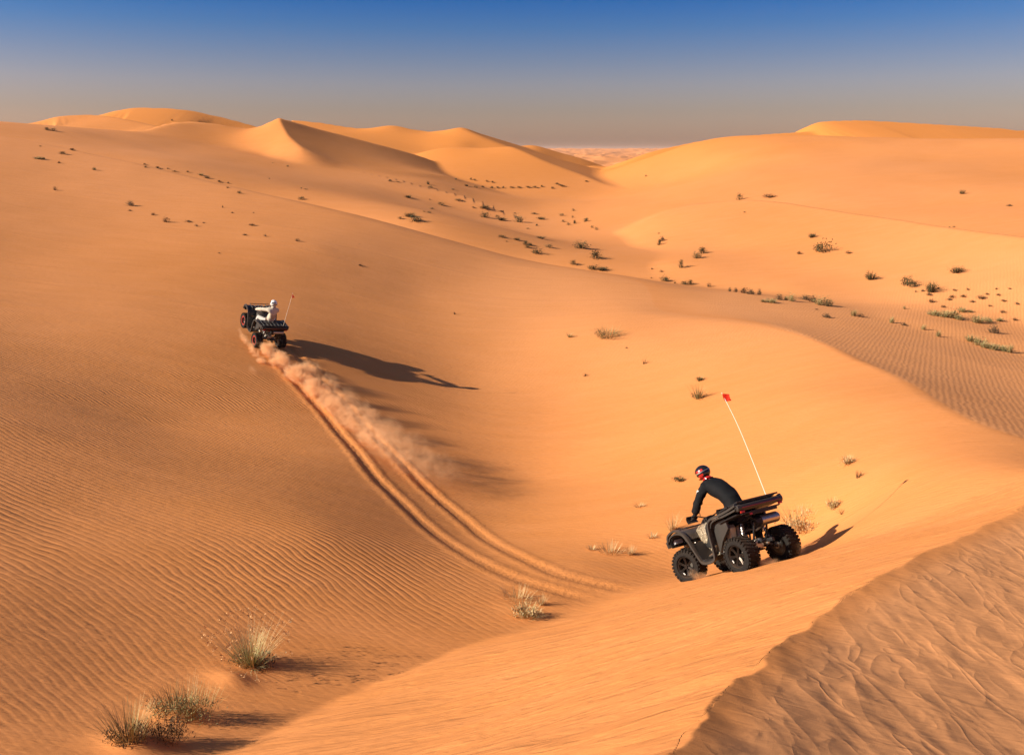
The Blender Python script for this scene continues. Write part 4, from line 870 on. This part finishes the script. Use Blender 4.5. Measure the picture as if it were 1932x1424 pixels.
# distant shrubs: eight shapes, copied as individuals
def shrub(seed, kd, spiky):
    r_ = random.Random(seed)
    if spiky: return leafmesh('desert_shrub', join3(blades(r_, 70, 1.0, .5, .5, 1.0, .05, 2, .5), bits(r_, 160, .6, .45, .45, .12, 0, 6)), LM[kd])
    return leafmesh('desert_shrub', join3(blades(r_, 30, .9, .5, .5, 1.15, .06, 2, .7), bits(r_, 260, .85, .5, .5, .13, 0, 8)), LM[kd])
SH = [shrub(1, 'dark', 1), shrub(2, 'dark', 0), shrub(3, 'olive', 1), shrub(4, 'dark', 1), shrub(5, 'olive', 0), shrub(6, 'brown', 0), shrub(7, 'olive', 1), shrub(8, 'dark', 0)]
FARS = [  # px, py(base), width px, height px, shape, label (None: one of a scatter)
 (1552,474,28,18,1,'largest dark shrub on the rippled dune, upper right'), (1532,448,14,10,0,'small dark shrub above the largest one on the rippled dune'),
 (1508,479,9,5,5,None),(1600,478,9,5,5,None),(1643,527,20,18,3,'round dark shrub standing alone, leftmost of the four right-hand shrubs'),
 (1711,538,18,18,1,'dark shrub touching a smaller one, second of the four right-hand shrubs'),(1721,542,14,12,7,'smaller dark shrub at the foot of its twin, right-hand valley side'),
 (1757,550,22,22,0,'tallest spiky dark shrub of the right-hand four'),(1804,514,22,14,3,'wide spiky shrub at the far right above the others'),
 (1762,595,22,12,6,'green shrub at the left end of the right-hand thicket'),(1782,598,22,14,2,'green shrub second from left in the right-hand thicket'),(1800,600,22,16,4,'bushiest green shrub in the middle of the right-hand thicket'),(1815,588,16,10,6,'green shrub at the back of the right-hand thicket'),(1808,603,16,10,2,'small green shrub at the front of the right-hand thicket'),
 (1845,609,22,16,2,'light green shrub right of the right-hand thicket'),(1864,608,14,9,4,'small shrub beside the light green one, far right'),(1873,628,18,12,5,'brown shrub with a shadow, alone on the far right flat'),
 (1832,644,22,14,6,'straw green shrub at the left end of the far right front row'),(1848,651,20,14,4,'green shrub second in the far right front row'),(1858,656,18,14,2,'green shrub in the middle of the far right front row'),(1872,659,24,12,6,'low green shrub fourth in the far right front row'),(1888,661,18,10,4,'low shrub next to last in the far right front row'),(1904,665,12,18,2,'upright green shrub at the right end of the far right front row'),
 (1770,635,9,14,6,'narrow upright shrub between the dune strip and the far right row'),(1742,622,9,12,2,'narrow upright shrub left of the other narrow ones'),(1682,609,10,14,6,'narrow green shrub alone along the edge of the rippled strip'),(1705,614,10,5,5,None),
 (1610,596,12,15,2,'upright green shrub right of the long hedge row'),(1624,598,12,7,5,'small brown shrub beside the upright green one'),(1558,599,16,7,5,'brown shrub on the rippled strip below the hedge row'),
 (1560,577,18,14,1,'dark green shrub at the right end of the hedge row'),(1547,575,20,16,4,'thick green shrub second from right in the hedge row'),(1533,570,14,12,5,'brown shrub in the hedge row left of the thick green one'),(1517,565,20,8,5,None),(1493,568,14,16,4,'tall green shrub in the middle of the hedge row'),(1483,566,8,8,6,None),(1468,565,14,10,5,None),(1455,571,22,10,6,'pale green low shrub in front of the hedge row'),(1440,570,12,7,6,None),
 (1432,556,8,11,5,None),(1415,555,16,9,5,None),(1404,553,14,11,5,None),(1388,551,8,8,5,None),(1376,550,6,8,5,None),(1338,541,8,8,5,None),(1304,537,12,8,7,'brown shrub second from left along the strip edge'),(1292,537,14,8,1,None),(1255,531,16,10,1,'dark shrub at the left end of the strip edge'),
 (1327,478,18,10,7,'upper shrub of the slanting pair on the lit tongue'),(1314,487,16,12,1,'lower shrub of the slanting pair on the lit tongue'),(1286,505,11,14,7,'small dark shrub below left of the slanting pair'),(1249,455,10,9,5,'upper of two thin shrubs at the left of the lit tongue'),(1243,462,9,9,7,'lower of two thin shrubs at the left of the lit tongue'),(1243,441,4,2,5,None),
 (1394,377,11,11,7,'dark slanting shrub on the left part of the sharp dune crest'),(1451,372,22,6,5,'flat straw shrub on the dune crest right of the dark one'),(1815,366,9,9,0,'lone dark shrub high on the big right dune'),(1904,389,9,3,5,None),(1405,401,4,2,5,None),
 (1095,468,30,14,1,'widest dark shrub in the valley, upper of the three big ones'),(1126,488,24,13,7,'dark shrub in the middle of the three big valley ones'),(1120,508,20,9,1,'left part of the low shrub pair, lowest in the valley'),(1136,510,20,9,0,'right part of the low shrub pair, lowest in the valley'),(1083,499,14,8,7,None),
 (1014,478,20,9,1,'dark shrub on the pale rise, left valley group'),(1000,463,10,7,0,None),(990,461,12,6,7,None),(995,467,12,7,1,None),(975,453,13,6,0,None),(947,448,14,4,7,None),(1020,450,18,6,0,None),(1037,467,14,6,7,None),(956,456,4,2,5,None),
 (978,419,16,13,1,'dark shrub right of centre in the valley floor row'),(947,416,20,8,0,'wide dark shrub in the middle of the valley floor row'),(914,410,18,12,1,'dark shrub at the left of the valley floor row'),(914,393,18,8,3,'shrub above the left one of the valley floor row'),(1021,414,15,7,0,None),(938,411,8,5,7,None),(1009,404,12,3,7,None),(971,403,5,2,5,None),(944,399,8,2,5,None),(892,392,6,2,7,None),
 (774,409,22,10,0,'upper of the pair of dark shrubs in the left valley'),(783,417,22,10,1,'lower of the pair of dark shrubs in the left valley'),(756,413,9,4,7,None),(770,373,15,6,0,None),(831,387,12,5,7,None),(816,395,9,3,7,None),(809,402,8,3,7,None),(800,400,5,2,7,None),(811,377,3,2,5,None),(865,378,11,3,7,None),(855,358,6,2,7,None),
 (808,348,6,8,3,None),(812,354,8,3,7,None),(880,351,9,4,0,None),(735,342,9,3,7,None),(750,344,7,2,7,None),(860,339,5,2,7,None),(888,339,5,3,7,None),(896,341,6,3,7,None),(918,343,6,3,7,None),(930,345,6,3,7,None),(1052,348,9,3,7,None),(1058,351,14,2,7,None),
 *[(x_, 353+dy, w_, 3, 7, None) for x_, dy, w_ in ((897,1,8),(912,1,9),(927,2,8),(938,2,8),(949,2,6),(966,2,9),(980,2,9),(995,1,10),(1010,1,10),(1023,0,6),(1043,3,7))],
 (1081,398,6,4,7,None),(1060,407,8,4,7,None),(1080,411,4,4,7,None),(1062,419,7,4,7,None),(1072,425,7,5,7,None),(1085,422,7,6,7,None),(1105,418,10,6,7,None),(1117,430,5,4,7,None),(1125,434,6,5,7,None),(996,432,6,2,7,None),(1012,426,6,3,7,None),(1219,333,4,3,5,None),(1107,343,7,2,7,None),
 (90,246,8,4,7,None),(101,247,12,4,7,None),(325,228,4,2,7,None),(76,277,3,2,7,None),(138,284,10,3,7,None),(120,291,13,4,7,None),(72,300,14,5,2,'low green shrub at the far upper left'),(82,301,7,5,6,None),(112,308,5,3,5,None),(178,321,7,6,6,None),
 (274,311,6,2,7,None),(274,316,6,2,7,None),(299,318,9,3,7,None),(316,319,5,2,7,None),(330,324,8,2,7,None),(355,325,6,2,7,None),(379,331,11,5,2,'greenish shrub on the upper left bench crest'),(389,336,10,4,1,None),(415,344,8,3,7,None),(430,346,5,2,7,None),(430,355,5,2,7,None),(452,365,8,5,1,None),(568,356,4,2,7,None),(577,358,6,2,7,None),(568,376,12,4,7,None),(543,315,4,3,7,None),(508,338,3,2,7,None),(515,308,3,1,7,None),
 (105,359,6,6,5,None),(245,388,13,8,5,'dark twiggy shrub with a pale sand tail on the upper left slope'),(290,406,8,4,5,None),(315,419,12,9,5,'dry brown shrub on the upper left slope'),(245,398,6,2,5,None),(355,419,12,3,5,None),(370,427,6,4,5,None),(384,421,5,2,5,None),(420,392,3,4,5,None),(475,425,12,3,5,None),(438,402,5,2,5,None),(500,446,5,4,5,None),(462,444,8,3,5,None),(562,455,9,5,5,None),(478,402,3,2,5,None),(413,478,4,2,5,None),(680,501,8,3,5,None),(678,461,2,1,5,None),
 (1740,550,6,4,5,None),(1752,557,8,5,5,None),(1757,570,10,6,5,None),(1790,566,8,4,5,None),(1800,548,6,3,5,None),(1818,560,10,4,5,None),(1825,547,5,3,5,None),(1833,570,7,4,5,None),(1850,563,12,6,5,None),(1862,556,6,3,5,None),(1884,557,7,3,5,None),(1893,568,8,3,5,None),(1868,578,6,3,5,None),(1892,590,8,5,5,None),(1885,606,14,8,6,None),(1915,604,8,4,5,None),(1918,574,8,3,5,None),(1880,546,4,3,5,None),(1780,580,8,4,5,None),(1905,545,5,2,5,None),(1830,589,9,6,6,None),(1728,551,4,3,5,None),(1706,583,5,8,6,None),(1770,545,5,3,5,None),(1797,561,10,4,5,None),
 (1230,508,4,3,5,None),(1247,513,6,4,5,None),(1229,525,3,2,5,None),(1540,584,5,2,5,None),(1273,535,5,3,7,None),(1800,429,4,2,7,None),(1791,429,3,1,7,None),
]
def zone(px, py):
    if px > 1700: return ('small dry twig clump on the far right flat', 'dry clumps scattered on the far right flat')
    if px > 1360 and py > 535: return ('small dry shrub in the hedge row', 'dry shrubs of the hedge row along the rippled strip')
    if px > 1180: return ('tiny dry plant on the right-hand dunes', 'tiny dry plants on the right-hand dunes')
    if px < 700: return ('tiny dark plant on the upper left slope', 'tiny plants dotted on the upper left slope')
    if py < 362: return ('tiny dark shrub at the foot of the far dunes', 'tiny shrubs in a row at the foot of the far dunes')
    return ('small dark shrub on the valley floor', 'small shrubs scattered on the valley floor')
RANK = {}
for k, (px, py, w_, h_, si, lab) in enumerate(FARS):
    q_ = hit(px, py, 26)
    if q_ is None: continue
    sc = math.dist(q_, (0, 0, 0))/FPX
    o = bpy.data.objects.new('desert_shrub', SH[si]); C.objects.link(o); o.location = (q_[0], q_[1], q_[2]-.04*h_*sc)
    o.scale = (w_*sc*1.0, w_*sc*.95, h_*sc*1.1+.01); o.rotation_euler = (0, 0, rn.uniform(0, 6.28)); o['category'] = 'shrub'
    if lab: o['label'] = lab
    else: RANK.setdefault(zone(px, py), []).append((px, py, w_, o))
ONES = 'first second third fourth fifth sixth seventh eighth ninth tenth eleventh twelfth thirteenth fourteenth fifteenth sixteenth seventeenth eighteenth nineteenth'.split()
def ordinal(n):
    if n < 20: return ONES[n-1]
    t_, u_ = divmod(n, 10); return ['twentieth', 'thirtieth', 'fortieth'][t_-2] if u_ == 0 else ['twenty', 'thirty', 'forty'][t_-2]+'-'+ONES[u_-1]
for (desc, grp), lst in RANK.items():
    lst.sort(key=lambda t_: (t_[0], t_[1]))
    for k, (px, py, w_, o) in enumerate(lst): o['label'] = '%s, %s from left of its scatter' % (desc, ordinal(k+1)); o['group'] = grp

# ------------------------------------------------------------------ thrown sand and dust
def dustmat(name, dens, col=(1.0, .63, .34), sc=3.3, thr=.47, seed=0.):
    m = bpy.data.materials.new(name); m.use_nodes = True; t = m.node_tree; t.nodes.clear(); T = NT(m)
    o = T.n('ShaderNodeOutputMaterial'); v = T.n('ShaderNodeVolumePrincipled'); v.inputs['Color'].default_value = (*col, 1); v.inputs['Anisotropy'].default_value = .1
    tc = T.n('ShaderNodeTexCoord'); ob = tc.outputs['Object']; ln = T.n('ShaderNodeVectorMath', operation='LENGTH'); T.l(ob, ln.inputs[0])
    fall = T.m('SUBTRACT', 1.0, T.m('POWER', ln.outputs['Value'], 1.6)); fall = T.m('MAXIMUM', fall, 0.0)
    g_ = T.n('ShaderNodeNewGeometry'); nz = T.noise(T.mapping(g_.outputs['Position'], (sc, sc, sc)), 1.0, 4, .62, .6)
    nn = T.m('MAXIMUM', T.m('SUBTRACT', T.m('ADD', nz, T.m('MULTIPLY', fall, .22)), thr+.1), 0.0)
    T.l(T.m('MULTIPLY', T.m('MULTIPLY', T.m('POWER', fall, .8), nn), dens), v.inputs['Density']); T.l(v.outputs[0], o.inputs['Volume']); return m
bmS = bmesh.new(); bmesh.ops.create_icosphere(bmS, subdivisions=3, radius=1); sph = bpy.data.meshes.new('puff'); bmS.to_mesh(sph); bmS.free()
DM = {}
def puff(root, c, r, dens, dirv=None):
    if dens not in DM: DM[dens] = dustmat('dust_%d' % len(DM), dens)
    o = bpy.data.objects.new('puff', sph); C.objects.link(o); o.parent = root; o.matrix_parent_inverse = Matrix.Identity(4)
    rot = Vector(dirv).to_track_quat('X', 'Z').to_matrix().to_4x4() if dirv is not None else Matrix.Identity(4)
    o.matrix_world = Matrix.Translation(c) @ rot @ Matrix.Diagonal((*r, 1)); o.matrix_basis = o.matrix_world.copy()
    if not o.data.materials: o.data.materials.append(DM[dens])
    o.material_slots[0].link = 'OBJECT'; o.material_slots[0].material = DM[dens]; return o
dp = empty('dust_plume', Matrix.Identity(4), 'long plume of sunlit dust trailing down from the climbing quad bike', 'dust cloud')
path = [hit(*t) for t in ((497,668),(520,690),(548,716),(580,745),(612,775),(645,805),(680,838),(715,865),(752,893),(785,915))]
spec = [(.75,.46,22.), (.80,.50,19.), (.85,.52,14.), (.95,.58,10.), (1.1,.6,6.5), (1.2,.65,5.0), (1.3,.7,3.6), (1.3,.75,2.2), (1.3,.75,1.4), (1.2,.65,1.0)]
for k, (p_, (a_, b_, d_)) in enumerate(zip(path, spec)):
    nx = path[min(k+1, 9)]; pv = path[max(k-1, 0)]; dv = Vector(nx)-Vector(pv)
    puff(dp, Vector(p_)+Vector((.12+.03*k, .1, .16+.03*k)), (a_, b_, b_*.9), d_*2.2, dv)
    if k > 1: puff(dp, Vector(p_)+Vector((.55+.05*k, .5, .30)), (a_*.9, b_*.8, b_*.8), d_*1.1, dv)
# sand thrown back by the far quad's wheels
wp = hit(478, 655)
sp = empty('sand_spray', Matrix.Identity(4), 'bright spray of sand thrown back by the left wheels of the climbing quad bike', 'sand spray')
for (px, py), r_, d_ in (((456,628),(.30,.14,.20),26.), ((462,640),(.42,.20,.22),30.), ((472,654),(.48,.24,.24),30.), ((483,668),(.48,.26,.24),30.), ((494,682),(.36,.26,.20),30.), ((478,700),(.7,.2,.15),4.)):
    q_ = hit(px, py); puff(sp, Vector(q_)+Vector((0, -.1, .10)), r_, d_, (.55, -.75, -.2))
ns = empty('sand_spray', Matrix.Identity(4), 'small puffs of sand kicked up round the wheels of the near camouflage quad bike', 'sand spray')
for loc, r_, d_ in (((.60, TRK+.10, .12),(.30,.10,.16),22.), ((.42, TRK+.06, .08),(.36,.14,.12),26.), ((-.95, TRK-.10, .10),(.24,.16,.12),22.), ((-1.05, .25, .06),(.28,.25,.10),18.), ((-.95, -TRK-.05, .16),(.26,.24,.22),16.), ((-.35, TRK+.1, .04),(.5,.12,.08),16.)):
    puff(ns, near_m @ Vector(loc), r_, d_, near_m.to_3x3() @ Vector((1, 0, 0)))
for e_ in (dp, sp, ns): e_['kind'] = 'stuff'
